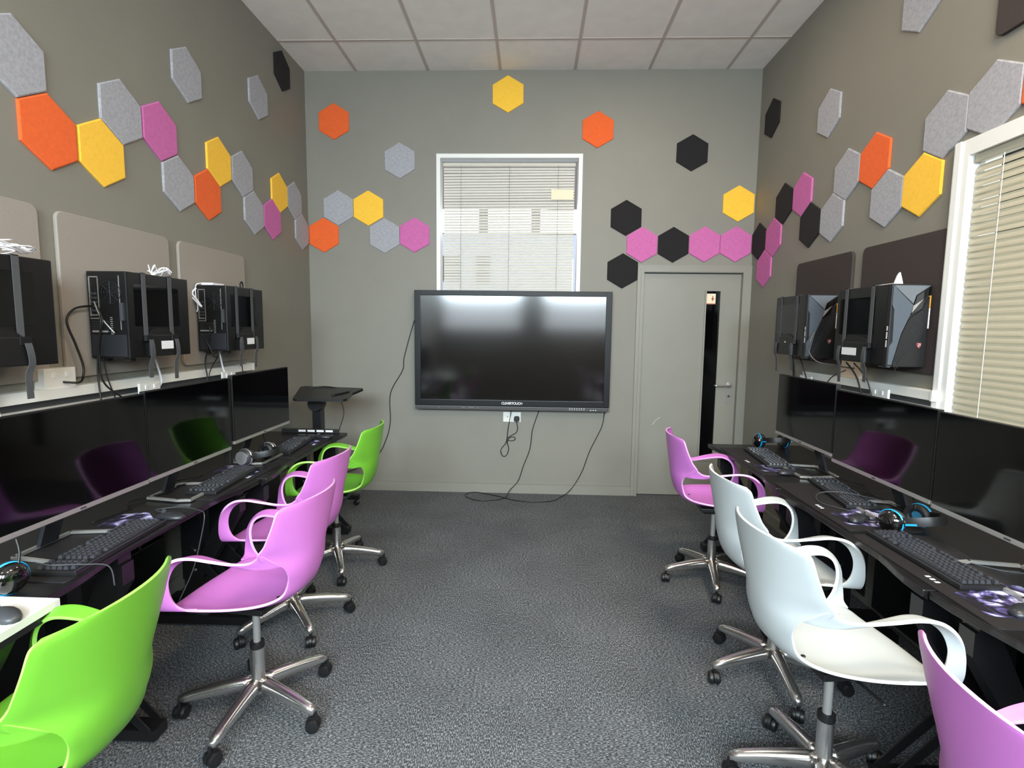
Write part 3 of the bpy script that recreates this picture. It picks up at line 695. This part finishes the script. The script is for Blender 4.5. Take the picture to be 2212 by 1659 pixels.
# ------------------------------------------------------------------ desks
def desk(side, y0, y1, xf, depth, label, top=DESK, zt=.74, inset=.09):
    s = -1 if side == 'L' else 1        # direction from front edge to wall
    e = empty('computer_desk', (xf, (y0+y1)/2, 0), label=label, cat='desk', group='black computer desks')
    Lh = (y1-y0)/2
    pts = []
    for q in range(25):
        t = -1+2*q/24; x = .035*max(0, min(1, (1-abs(t))*2.2-.25)); x = .035*(3*(x/.035)**2-2*(x/.035)**3)
        pts.append((s*x, t*(Lh-.002), zt-.025))
    pts += [(s*depth, Lh-.002, zt-.025), (s*depth, -Lh+.002, zt-.025)]
    o = MB().prism(pts, (0, 0, .025)).build('desktop', top, e); bv = o.modifiers.new('b', 'BEVEL'); bv.width = .004; bv.segments = 2; bv.limit_method = 'ANGLE'
    for t in (-1, 1):
        y = t*(Lh-(inset if t < 0 else .09))
        lg = MB(); lg.box((s*depth*.42, y-.03, .05), (s*(depth*.42+.09), y+.03, zt-.03))
        lg.box((s*.06, y-.03, zt-.065), (s*(depth-.06), y+.03, zt-.026))
        lg.prism([(s*.05, y-.028, zt-.066), (s*.12, y-.028, zt-.066), (s*depth*.45, y-.028, .34), (s*depth*.45, y-.028, .22), (s*.05, y-.028, zt-.14)], (0, .056, 0))
        lg.box((-s*.035, y-.035, .012), (s*(depth-.03), y+.035, .055), .004)
        for yy in (-.034, .028): lg.prism([(-s*.02, y+yy, .054), (s*.02, y+yy, .054), (s*depth*.5, y+yy, .36), (s*depth*.5, y+yy, .42)], (0, .006, 0))
        l_ = lg.build('leg', BLK2, e)
        bt_ = MB()
        for z in (.40, .30): bt_.lathe([(.006, -t*.004), (.006, 0)], (s*(depth*.42+.03), y-t*.03, z), 'y', 10)
        bt_.build('bolts', SILV, l_)
    MB().box((s*(depth*.42+.02), -Lh+.12, zt-.16), (s*(depth*.42+.04), Lh-.12, zt-.03)).build('cross_beam', BLK2, e)
    MB().box((s*(depth*.80), -Lh+.05, .16), (s*(depth*.80+.006), Lh-.05, zt-.03)).build('back_panel', BLK2, e)
    tr = MB(); tr.box((s*(depth*.5), -Lh*.5, zt-.20), (s*(depth*.5+.18), Lh*.5, zt-.195))
    for a in range(5): tr.box((s*depth*.5, -Lh*.5+a*Lh/4-.006, zt-.20), (s*(depth*.5+.006), -Lh*.5+a*Lh/4+.006, zt-.03))
    tr.build('cable_tray', BLK2, e)
    return e
desk('R', 2.655, 3.70, 1.236, .63, 'black desk on the right, the one by the door')
desk('R', 1.607, 2.652, 1.212, .63, 'black desk on the right, in the middle under the blue headset')
desk('R', .56, 1.604, 1.225, .63, 'black desk at the right picture edge, nearest the camera')
desk('L', 2.63, 3.845, -1.352, .62, 'black desk on the left by the back wall')
desk('L', 1.408, 2.627, -1.380, .61, 'black desk on the left, behind the front pink chair', inset=.37)
wd = empty('white_topped_desk', (-1.33, .9, 0), label='white topped desk at the left picture edge beside the front green chair', cat='desk')
MB().prism([(0, .498, .722), (0.04, -.5, .722), (-.66, -.5, .722), (-.66, .50, .722)], (0, 0, .022)).build('desktop', WTOP, wd)
MB().prism([(-.005, .490, .700), (0.035, -.49, .700), (-.65, -.49, .700), (-.65, .49, .700)], (0, 0, .0215)).build('underside_frame', BLK2, wd)
for y in (-.38, .38):
    l = MB(); l.box((-.36, y-.03, .05), (-.27, y+.03, .70)); l.box((-.62, y-.035, .012), (.02+.12*(y > 0), y+.035, .055), .004)
    l.prism([(-.03, y-.028, .70), (-.12, y-.028, .70), (-.3, y-.028, .34), (-.3, y-.028, .22)], (0, .056, 0))
    l.build('leg', BLK2, wd)

# ------------------------------------------------------------------ monitors
def monitor(side, y0, y1, X, z0, z1, label, yaw_=0, lean=.03):
    s = 1 if side == 'L' else -1        # screen faces s * x
    e = empty('monitor', (X, (y0+y1)/2, .742), label=label, cat='monitor', group='black monitors on the %s desks' % ('left' if side == 'L' else 'right'))
    e.rotation_euler = (0, 0, yaw_)
    hw = (y1-y0)/2; a0, a1 = z0-.742, z1-.742
    MB().box((-s*.022, -hw, a0+.014), (0, hw, a1), .002).build('housing', BLK, e)
    MB().box((0, -hw+.004, a0+.018), (s*.0012, hw-.004, a1-.004)).build('screen', SCREEN, e)
    ch = MB().box((-s*.020, -hw, a0), (s*.003, hw, a0+.0165), .0015).build('chin', SILV, e)
    MB().box((s*.003, -.012, a0+.005), (s*.0036, .012, a0+.011)).build('brand_mark', DGREY, ch)
    MB().box((-s*.05, -.10, a0+.06), (-s*.021, .10, a0+.22), .01).build('rear_cover', BLK, e)
    nk = MB(); nk.prism([(-s*.035, -.04, a0+.15), (-s*.035, .04, a0+.15), (-s*.13, .035, .012), (-s*.13, -.035, .012)], (-s*.014, 0, 0)); nk.build('stand_neck', SATIN, e)
    r = MB(); P = [(-s*.15, -.11), (-s*.15, .11), (s*.0, .135), (s*.05, .125), (s*.05, -.125), (s*.0, -.135)]
    for i in range(6):
        a = Vector(P[i]+(0,)); b_ = Vector(P[(i+1) % 6]+(0,)); d_ = (b_-a).normalized(); n_ = Vector((-d_.y, d_.x, 0))*.006
        a2, b2 = a-d_*.004, b_+d_*.004
        r.prism([(a2+n_)[:], (b2+n_)[:], (b2-n_)[:], (a2-n_)[:]], (0, 0, .010))
    o = r.build('stand_base', SILV, e); o.location.z = .004
    return e
monitor('R', 2.665, 3.275, 1.50, .905, 1.267, 'black monitor on the right nearest the door')
monitor('R', 2.000, 2.655, 1.50, .884, 1.243, 'black monitor second from the door on the right desks')
monitor('R', 1.345, 1.990, 1.50, .876, 1.238, 'black monitor on the right in front of the side window blind')
monitor('L', 2.695, 3.33, -1.548, .900, 1.262, 'black monitor farthest along the left desks')
monitor('L', 2.068, 2.660, -1.548, .880, 1.252, 'black monitor in the middle of the left desks')
monitor('L', 1.42, 2.062, -1.548, .878, 1.245, 'black monitor nearest on the left, reflecting the chairs')

# ------------------------------------------------------------------ mats, keyboards, mice
def mousemat(x, y, label, s, w_=.30, L_=.66, rz=0):
    e = empty('mouse_mat', (x, y, .740), rz, label=label, cat='mouse mat', group='printed mats on the desks')
    MB().prism([(a, b_, .0003) for a, b_ in rrect(w_, L_, .02)], (0, 0, .003)).build('cloth', MATB, e)
    # printed patch lies next to the mouse
    yy = s*-.16
    P = [(-.12, yy-.10), (.02, yy-.13), (.12, yy-.05), (.13, yy+.08), (.04, yy+.12), (-.03, yy+.05), (-.11, yy+.03)]
    k = 1 if x > 0 else -1
    MB().prism([(k*a, b_, .0033) for a, b_ in P], (0, 0, .0006)).build('printed_art', PRINT, e)
    wt = MB(); 
    for q in range(3): wt.box((-k*.12, -s*(.02+q*.02), .0033), (-k*.105, -s*(.03+q*.02), .0038))
    wt.build('printed_letters', LABEL, e)
mousemat(1.42, 3.24, 'black mat with pale purple art under the far right keyboard', 1)
mousemat(1.415, 2.42, 'black printed mat under the middle right keyboard', 1)
mousemat(1.40, 1.72, 'black mat with purple art at the near end of the right desks', 1)
mousemat(-1.54, 3.38, 'black printed mat under the far left keyboard', -1)
mousemat(-1.56, 2.60, 'black printed mat under the middle left keyboard', -1)
mousemat(-1.545, 1.82, 'black mat with pale purple art under the nearest left keyboard', -1)

def keyboard_meshes():
    base = MB(); base.box((-.070, -.222, 0), (.070, .222, .016), .004)
    k = MB(); 
    rows = [(.052, 0), (.027, 1), (.0085, 2), (-.010, 3), (-.0285, 4), (-.047, 5)]
    for x, r in rows:
        y = -.212
        while y < .205:
            wk = .0185
            if r == 5 and -.125 < y < -.115: wk = .11
            if not (.075 < y+wk/2 < .083 or .138 < y+wk/2 < .146) and not (r == 0 and int((y+.212)/.0195) in (1, 6, 11)):
                h_ = .0100; a, b_ = .0074, wk/2-.0020; c_ = y+wk/2; t = .0024
                k.add([(x-a, c_-b_, .016), (x+a, c_-b_, .016), (x+a, c_+b_, .016), (x-a, c_+b_, .016), (x-a+t, c_-b_+t, .016+h_), (x+a-t, c_-b_+t, .016+h_), (x+a-t, c_+b_-t, .016+h_), (x-a+t, c_+b_-t, .016+h_)],
                      [(4, 5, 6, 7), (0, 1, 5, 4), (1, 2, 6, 5), (2, 3, 7, 6), (3, 0, 4, 7)])
            y += wk+.0008
    return base, k
kb0, kk0 = keyboard_meshes()
kproto = empty('keyboard', (0, 0, 0), label='x', cat='keyboard', group='black keyboards on the desks')
kb0.build('body', BLK, kproto); kk0.build('keycaps', KEYM, kproto)
MB().box((-.070, -.225, .0165), (-.066, .225, .018)).build('front_edge', DGREY, kproto)
first = True
def keyboard(x, y, rz, label, sc_=1.0):
    global first
    o = kproto if first else copy_tree(kproto); first = False
    o.location = (x, y, .7445); o.rotation_euler = (0, 0, rz); o['label'] = label; o.scale = (sc_, sc_, sc_)
    return o
# local +x is the far edge (towards the monitor)
keyboard(1.452, 3.26, -.10, 'black keyboard on the right desk nearest the door', 1.03)
keyboard(1.500, 2.56, -.12, 'black keyboard in the middle of the right desks, by the tangled mouse')
keyboard(1.380, 1.825, .02, 'black keyboard in front of the blue headset on the right')
keyboard(-1.535, 3.33, PI+.08, 'black keyboard on the left desk nearest the back wall')
keyboard(-1.520, 2.55, PI+.06, 'black keyboard in the middle of the left desks')
keyboard(-1.475, 1.745, PI+.05, 'black keyboard nearest the camera on the left, with big keys')

def mouse_mb():
    rings = []
    for i in range(13):
        t = i/12; y = -.060+.120*t; w_ = .031*math.sin(PI*min(max(t*.94+.03, 0), 1))**.45*(.92 if t > .5 else 1); h_ = .038*math.sin(PI*(t*.9+.06))**.7*(1.08-.35*t)
        ring = []
        for k in range(16):
            a = 2*PI*k/16; x = math.cos(a)*w_; z = math.sin(a)*h_*.62; z = max(z, -.006)+.0065
            ring.append((x, y, max(z, .0015)))
        rings.append(ring)
    return MB().loft(rings)
mp = None
def mouse(x, y, z, rz, label, m=SATIN):
    global mp
    e = empty('computer_mouse', (x, y, z), rz, label=label, cat='mouse', group='computer mice on the desks')
    mouse_mb().build('body', m, e, True)
    MB().lathe([(.009, -.004), (.010, 0), (.009, .004)], (0, .030, .026), 'x', 14).build('scroll_wheel', DGREY, e)
    MB().box((-.0006, .022, .0275), (.0006, .055, .0285)).build('button_gap', BLK, e)
    return e
mouse(1.420, 2.925, .7435, -1.35, 'dark grey mouse below the far right keyboard')
mouse(1.375, 2.205, .7435, -1.0, 'worn grey mouse next to the middle right keyboard')
mouse(1.400, 1.475, .7435, -1.2, 'black mouse at the right picture edge')
mouse(-1.445, 2.035, .7435, 1.45, 'shiny black mouse beyond the nearest left keyboard')
mouse(-1.45, 3.63, .7435, 1.5, 'black mouse at the back end of the left desks')
mouse(-1.385, 1.290, .7445, 1.2, 'grey mouse on the white topped desk', DGREY)
cable('mouse_cable', [(-1.50, 2.07, .755), (-1.56, 2.11, .75), (-1.48, 2.15, .75), (-1.375, 2.11, .752), (-1.335, 2.08, .742), (-1.345, 2.07, .66), (-1.38, 2.06, .52), (-1.42, 2.02, .40)], .0022, 'thin grey mouse lead drooping over the front of the left desk', DGREY)
cable('mouse_cable', [(-1.55, 1.55, .775), (-1.47, 1.52, .782), (-1.40, 1.56, .768), (-1.35, 1.60, .745), (-1.335, 1.60, .68)], .0022, 'thin grey lead crossing the corner of the nearest left keyboard', DGREY)
cable('mouse_cable', [(1.42, 2.21, .76), (1.40, 2.30, .75), (1.33, 2.42, .748), (1.36, 2.50, .765), (1.45, 2.48, .78), (1.58, 2.38, .775), (1.66, 2.30, .76)], .0022, 'thin grey mouse lead looping over the middle right keyboard', DGREY)
cable('mouse_cable', [(-1.58, 2.95, .75), (-1.50, 2.88, .752), (-1.44, 2.80, .752), (-1.53, 2.70, .755), (-1.60, 2.62, .75), (-1.66, 2.50, .75), (-1.70, 2.42, .75)], .0028, 'black headset lead wandering between the left keyboards')
cable('coiled_leads', [(1.36, 2.20, .75), (1.40, 2.14, .758), (1.44, 2.20, .762), (1.40, 2.13, .768), (1.47, 2.16, .762), (1.41, 2.10, .76), (1.49, 2.12, .752), (1.44, 2.07, .75), (1.52, 2.09, .75)], .0028, 'knot of black leads beside the worn grey mouse')
cable('headset_cable', [(1.40, 1.96, .748), (1.45, 1.86, .748), (1.55, 1.75, .748), (1.63, 1.72, .748), (1.66, 1.68, .748)], .0022, 'thin lead curving along the mat behind the nearest right keyboard', DGREY)
cable('desk_cables', [(-1.70, 1.95, .75), (-1.66, 2.10, .755), (-1.74, 2.2, .75), (-1.66, 2.35, .755), (-1.75, 2.5, .75), (-1.68, 2.62, .75)], .003, 'black leads on the desk behind the middle left monitor')
cable('desk_cables', [(1.66, 3.0, .75), (1.62, 2.85, .756), (1.70, 2.7, .75), (1.62, 2.55, .756), (1.68, 2.4, .75), (1.64, 2.2, .75)], .003, 'black leads on the desk behind the right monitors')
mb_ = tag(MB().box((-1.585, 2.664, .80), (-1.555, 2.689, 1.25), .004).build('black_strip', BLK), 'narrow black strip standing between the two far left monitors', 'strip')
pw = empty('power_strip', (-1.62, 3.80, .7425), label='black strip with white tags along the back end of the left desk', cat='power strip')
MB().box((-.20, -.012, 0), (.22, .012, .030), .003).build('body', BLK, pw)
for i in range(4): MB().box((-.075+i*.067, -.0128, .010), (-.022+i*.067, -.012, .024)).build('white_tag', LABEL, pw)

# ------------------------------------------------------------------ headsets
def headset(loc, rz, label, tilt=0, blue=True, band=.10, lay=0):
    e = empty('headset', loc, rz, label=label, cat='headset', group='gaming headsets on the desks')
    e.rotation_euler = (lay, tilt, rz)
    acc = BLUE if blue else SILV
    arc = []
    for k in range(21):
        a = PI*k/20; arc.append((math.cos(a)*.088, 0, math.sin(a)*.115))
    bm_ = MB(); rings = []
    for p in arc:
        v = Vector(p); n_ = Vector((p[0], 0, p[2])).normalized()
        rings.append([(v+n_*.007+Vector((0, .017, 0)))[:], (v+n_*.009)[:], (v+n_*.007-Vector((0, .017, 0)))[:], (v-n_*.004-Vector((0, .015, 0)))[:], (v-n_*.004+Vector((0, .015, 0)))[:]])
    bm_.loft(rings); bo_ = bm_.build('headband', BLK, e, 'auto')
    pd_ = MB(); rings = []
    for p in arc[5:16]:
        v = Vector(p)*.93; n_ = Vector((p[0], 0, p[2])).normalized()
        rings.append([(v+n_*.005+Vector((0, .014, 0)))[:], (v+n_*.005-Vector((0, .014, 0)))[:], (v-n_*.006-Vector((0, .010, 0)))[:], (v-n_*.006+Vector((0, .010, 0)))[:]])
    pd_.loft(rings); pd_.build('headband_pad', PAD, e, 'auto')
    for s in (-1, 1):
        cx = s*.085
        c_ = MB(); c_.lathe([(.012, s*.038), (.030, s*.034), (.042, s*.022), (.046, s*.006), (.046, 0)], (cx, 0, -.02), 'x', 26); cup = c_.build('ear_cup', GLOSS if blue else DGREY, e, 'auto')
        MB().lathe([(.046, s*.002), (.0485, s*.004), (.0485, s*.010), (.046, s*.012)], (cx, 0, -.02), 'x', 28, False).build('accent_ring', acc, cup, 'auto')
        if not blue: MB().lathe([(.037, s*.034), (.037, s*.0395), (.0, s*.040)], (cx, 0, -.02), 'x', 28).build('disc', DISC, cup, 'auto')
        t = MB(); R_ = []
        for k in range(24):
            a = 2*PI*k/24; R_.append((cx-s*.012, math.cos(a)*.033, -.02+math.sin(a)*.036))
        R_.append(R_[0]); R_.append(R_[1]); t.tube(R_, .0135, 10); t.build('ear_cushion', PAD, e, True)
        MB().lathe([(.024, -s*.002), (.024, -s*.004)], (cx, 0, -.02), 'x', 20).build('speaker_mesh', BLUEM if blue else PAD, cup)
        MB().tube([(s*.088, 0, .0), (s*.094, 0, .012), (s*.090, 0, .035)], .009, 8, 4).build('yoke', BLK, e, True)
        if blue:
            MB().tube([(s*.097, -.010, .035), (s*.088, -.010, .07)], .004, 6).build('side_stripe', BLUE, e)
    MB().tube([(.10, .02, -.03), (.09, .07, -.03), (.075, .11, -.02)], .0035, 6, 5).build('microphone', BLK, e, True)
    return e
headset((1.505, 2.095, .795), .45, 'black headset with blue ear cups between the two right keyboards', 0, True, lay=1.30)
headset((1.635, 3.60, .792), .1, 'black headset with a blue ring at the door end of the right desks', .0, True, lay=1.35)
headset((-1.552, 2.955, .792), 1.35, 'headset with a silver disc ear cup behind the far left keyboard', .0, False, lay=1.40)
headset((-1.585, 1.43, .795), -.35, 'black headset with blue trim at the left picture edge', 0, True, lay=1.30)

# ------------------------------------------------------------------ sit-stand laptop table in the back corner
lt = empty('laptop_table', (-1.59, 4.02, 0), label='black height-adjustable laptop table in the back left corner', cat='table')
TP = [(-.11, -.24, .962), (.225, -.22, .962), (.245, -.19, .965), (.215, .02, .985), (.24, .20, .998), (.22, .235, 1.0), (-.27, .28, 1.0), (-.29, .24, .998), (-.15, -.21, .965)]
MB().prism([(x, y, .977+(y+.22)*.07) for x, y, z in TP], (0, 0, .018)).build('tabletop', BLK2, lt)
MB().tube([(.10, -.10, 1.008), (.15, -.02, 1.014), (.175, .06, 1.017)], .008, 8, 4).build('tray_lip', BLK, lt, True)
MB().tube([(-.22, .20, 1.022), (-.10, .24, 1.034), (.02, .22, 1.026)], .004, 6, 5).build('handle', BLK, lt, True)
MB().lathe([(.055, -.05), (.062, -.02), (.062, .03), (.04, .05)], (-.07, .03, .925), 'y', 24).build('tilt_hub', BLK, lt, 'auto')
MB().box((-.105, .02, .08), (-.035, .09, .94), .004).build('column', BLK2, lt)
bs = MB(); bs.box((-.30, -.10, .055), (.10, -.05, .095), .004); bs.box((-.30, .34, .055), (.14, .39, .095), .004); bs.box((-.15, -.06, .055), (0, .35, .09)); bs.build('base_frame', BLK2, lt)
for x, y in ((-.28, -.075), (.08, -.075), (-.28, .365), (.115, .365)):
    MB().lathe([(.018, -.012), (.025, -.008), (.025, .008), (.018, .012)], (x, y, .026), 'y', 18).build('caster', BLK, lt, 'auto')
cable('thin_cable', [(-1.52, 4.12, .985), (-1.49, 4.12, .92), (-1.475, 4.12, .84), (-1.50, 4.12, .75), (-1.54, 4.11, .62)], .003, 'thin black cable hanging below the laptop table')

# ------------------------------------------------------------------ chairs
DZc = .062
def shell_meshes():
    st = [((0, .228, .492), (.180, .202, .512)), ((0, .208, .507), (.203, .182, .520)), ((0, .15, .510), (.221, .13, .528)), ((0, .05, .505), (.224, .05, .534)), ((0, -.04, .502), (.211, -.04, .537)),
          ((0, -.12, .506), (.184, -.118, .540)), ((0, -.178, .520), (.150, -.168, .546)), ((0, -.216, .548), (.128, -.198, .564)), ((0, -.240, .59), (.121, -.212, .602)),
          ((0, -.252, .632), (.131, -.220, .642)), ((0, -.260, .672), (.152, -.207, .683)), ((0, -.267, .715), (.206, -.155, .727)), ((0, -.274, .765), (.2105, -.184, .775)), ((0, -.283, .83), (.2125, -.214, .84)),
          ((0, -.290, .885), (.211, -.231, .888)), ((0, -.293, .907), (.203, -.236, .902)), ((0, -.294, .915), (.188, -.240, .908))]
    Cc = cr([a for a, b_ in st], 4); Ee = cr([b_ for a, b_ in st], 4)
    nv = 16; m = MB(); rows = []
    for c_, e_ in zip(Cc, Ee):
        row = []
        for j in range(nv+1):
            v = -1+2*j/nv; k = abs(v)**2.2
            row.append((e_.x*v, c_.y+(e_.y-c_.y)*k, c_.z+(e_.z-c_.z)*abs(v)**3))
        rows.append(row)
    m.loft(rows, False, False)
    arms = []
    A = [(.205, -.168, .745), (.210, -.128, .714), (.226, -.07, .713), (.243, 0, .725), (.251, .065, .733), (.254, .122, .724), (.255, .168, .692), (.254, .197, .645), (.251, .206, .59), (.244, .207, .552), (.232, .204, .528), (.205, .203, .516)]
    B = [(.150, -.208, .684), (.178, -.172, .684), (.203, -.115, .691), (.208, -.03, .708), (.206, .055, .722), (.212, .108, .716), (.221, .150, .688), (.227, .170, .64), (.229, .167, .588), (.228, .148, .549), (.2225, .118, .531), (.2235, .07, .534)]
    for s in (-1, 1):
        a = cr(A, 6); b_ = cr(B, 6); mb = MB(); R_ = []
        for p, q in zip(a, b_):
            row = []
            for j in range(6):
                t = j/5; w_ = p.lerp(q, t); row.append((s*w_.x, w_.y, w_.z))
            R_.append(row if s > 0 else list(reversed(row)))
        mb.loft(R_, False, False); arms.append(mb)
    return m, arms
SHELL, ARMS = shell_meshes()
def leg_mb():
    rings = []
    for i in range(11):
        t = i/10; y = .028+.262*t; zc = .112-.032*t**1.7; w_ = .026-.008*t; h_ = .029-.012*t
        if i == 10: w_ *= .7; h_ *= .7
        ring = []
        for k in range(14):
            a = 2*PI*k/14; c_, s_ = math.cos(a), math.sin(a)
            ring.append((w_*math.copysign(abs(c_)**.7, c_), y, zc+h_*math.copysign(abs(s_)**.75, s_)))
        rings.append(ring)
    return MB().loft(rings)
def solid(o, th, rim=True):
    so = o.modifiers.new('thickness', 'SOLIDIFY'); so.thickness = th; so.offset = 0
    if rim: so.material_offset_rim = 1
    bv = o.modifiers.new('edge', 'BEVEL'); bv.width = .0015; bv.segments = 2; bv.limit_method = 'ANGLE'; bv.angle_limit = math.radians(50)
def make_chair(colr):
    e = empty('swivel_chair', (0, 0, 0), label='x', cat='chair')
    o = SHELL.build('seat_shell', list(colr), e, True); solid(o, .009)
    for a in ARMS:
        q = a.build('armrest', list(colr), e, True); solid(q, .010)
    for x, y, z in ((.165, .138, .5165), (-.165, .138, .5165), (.060, -.136, .513), (-.060, -.136, .513)):
        MB().lathe([(.0075, 0), (.006, .002)], (x, y, z+.003), 'z', 10).build('screw', BLK, o)
    mc = MB(); mc.box((-.11, -.10, .400+DZc), (.11, .10, .424+DZc), .005); mc.box((-.045, -.07, .37+DZc), (.045, .07, .402+DZc), .006)
    for sx in (-1, 1):
        mc.box((sx*.150-.012, .09, .422+DZc), (sx*.150+.012, .16, .440+DZc)); mc.box((sx*.1, .09, .412+DZc), (sx*.15, .13, .424+DZc))
    mc.build('tilt_mechanism', BLK, e)
    MB().tube([(.04, .02, .385+DZc), (.14, .03, .383+DZc), (.19, .035, .378+DZc)], .005, 8, 4).build('height_lever', BLK, e, True)
    MB().lathe([(.014, .275), (.014, .385+DZc)], (0, 0, 0), 'z', 20).build('gas_lift', SILV, e, 'auto')
    MB().lathe([(.027, .262), (.0275, .272), (.027, .284), (.018, .286)], (0, 0, 0), 'z', 24).build('collar', BLK, e, 'auto')
    MB().lathe([(.033, .085), (.037, .10), (.035, .130), (.0255, .145), (.0250, .262)], (0, 0, 0), 'z', 28).build('column_sleeve', CHROME, e, 'auto')
    sb = empty_child = bpy.data.objects.new('star_base', MB().lathe([(.030, .078), (.040, .086), (.042, .10), (.040, .122), (.030, .134)], (0, 0, 0), 'z', 28).build('tmp', CHROME, None, 'auto').data)
    t = bpy.data.objects['tmp']; bpy.data.objects.remove(t); C.objects.link(sb); sb.parent = e
    legs = []
    for k in range(5):
        l = leg_mb().build('leg', CHROME, e, True); l.rotation_euler = (0, 0, 2*PI*k/5); legs.append(l)
        sw = [.5, -.9, .2, 1.3, -.4][k]
        cs = MB(); 
        for s in (-1, 1): cs.lathe([(.012, s*.007), (.0255, s*.008), (.0265, s*.014), (.0235, s*.022), (.010, s*.024)], (0, 0, 0), 'x', 22)
        cs.lathe([(.0275, -.006), (.0275, .006)], (0, 0, .004), 'x', 18); cs.tube([(0, .010, .018), (0, .010, .048)], .006, 8)
        c_ = cs.build('caster', BLK, l, 'auto'); c_.location = (0, .282, .0268); c_.rotation_euler = (0, 0, sw)
    return e, sb, legs
def chair(proto, x, y, face, base, label, dz=0):
    """face: world angle the seat looks to; base: world angle of one of the legs"""
    o = copy_tree(proto); o.location = (x, y, 0); o.rotation_euler = (0, 0, face-PI/2); o['label'] = label
    k = 0
    for ch in o.children:
        if ch.name.startswith('leg'):
            ch.rotation_euler = (0, 0, base-(face-PI/2)-PI/2+2*PI*k/5); k += 1
        elif dz and ch.name.split('.')[0] in ('seat_shell', 'armrest', 'tilt_mechanism', 'height_lever', 'gas_lift'): ch.location.z = dz
    return o
R = math.radians
protos = {}
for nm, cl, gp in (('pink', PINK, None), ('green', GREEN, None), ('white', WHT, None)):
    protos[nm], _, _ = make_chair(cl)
CH_ = [
 ('pink', -1.063, 1.949, R(173.8), -.386, 'pink swivel chair with star base in the front of the left row', -.007),
 ('pink', -1.213, 2.576, R(174.9), .399, 'pink swivel chair behind the front pink chair on the left', -.011),
 ('green', -1.216, 3.224, R(180.8), .128, 'green swivel chair at the back end of the left row', .007),
 ('green', -1.193, 1.131, R(181.7), .3, 'green swivel chair cut by the lower left picture corner', 0),
 ('pink', 1.116, 3.172, R(-4.3), -.514, 'pink swivel chair on the right by the door', 0),
 ('white', 1.088, 2.267, R(1.7), -.397, 'white swivel chair behind the front white one on the right', .002),
 ('white', .983, 1.662, R(6.3), .466, 'front white swivel chair with a wide seat in view on the right', .009),
 ('pink', 1.05, .874, R(-3), .1, 'pink swivel chair cut by the lower right picture corner', 0)]
for a in CH_: chair(protos[a[0]], *a[1:])
def kill(o):
    for ch in list(o.children): kill(ch)
    bpy.data.objects.remove(o)
for p in protos.values(): kill(p)

# ------------------------------------------------------------------ under-desk bits on the right
cp_ = MB()
for k in range(5):
    r_ = .07+.012*k; pts = [(1.52+.01*k, 1.95+math.cos(a)*r_*.6, .42+math.sin(a)*r_-.02*k) for a in [i*.6 for i in range(12)]]; cp_.tube(pts, .003, 5, 3)
tag(cp_.build('cable_coil', mat('grey_flex', (120, 120, 122), .5), None, True), 'coil of grey cable hanging under the middle right desk', 'cable')
tag(MB().box((1.64, 1.77, .06), (1.655, 1.93, .69), .003).build('pale_panel', mat('pale_grey_metal', (176, 184, 190), .4)), 'pale grey upright panel under the right desks', 'panel')
cable('floor_cable', [(1.55, 1.95, .30), (1.50, 1.75, .12), (1.48, 1.6, .02), (1.36, 1.56, .006), (1.30, 1.66, .006)], .004, 'grey cable trailing to the carpet under the right desks', mat('grey_flex2', (150, 150, 152), .5))

# ------------------------------------------------------------------ ceiling light panels (all outside the picture)
for i, (x, y) in enumerate(((.78, 3.47), (1.25, 1.03), (1.25, -.17), (-1.245, -.77))):
    cl = empty('ceiling_light', (x, y, H), label=['square ceiling light panel nearest the back wall', 'square ceiling light panel above the side window', 'square ceiling light panel behind the camera near the side window', 'square ceiling light panel behind the camera on the left'][i], cat='light', group='ceiling light panels')
    fr = MB(); 
    for a in (-1, 1): fr.box((a*.29, -.3, -.008), (a*.3, .3, 0)); fr.box((-.29, a*.29, -.008), (.29, a*.3, 0))
    fr.build('frame', WHITE, cl); MB().box((-.289, -.289, -.006), (.289, .289, -.001)).build('diffuser', LIT, cl)
    l = area('panel_lamp', (x, y, H-.02), (0, 0, 0), .56, .56, (9, 46, 46, 8)[i], (1, .80, .58))
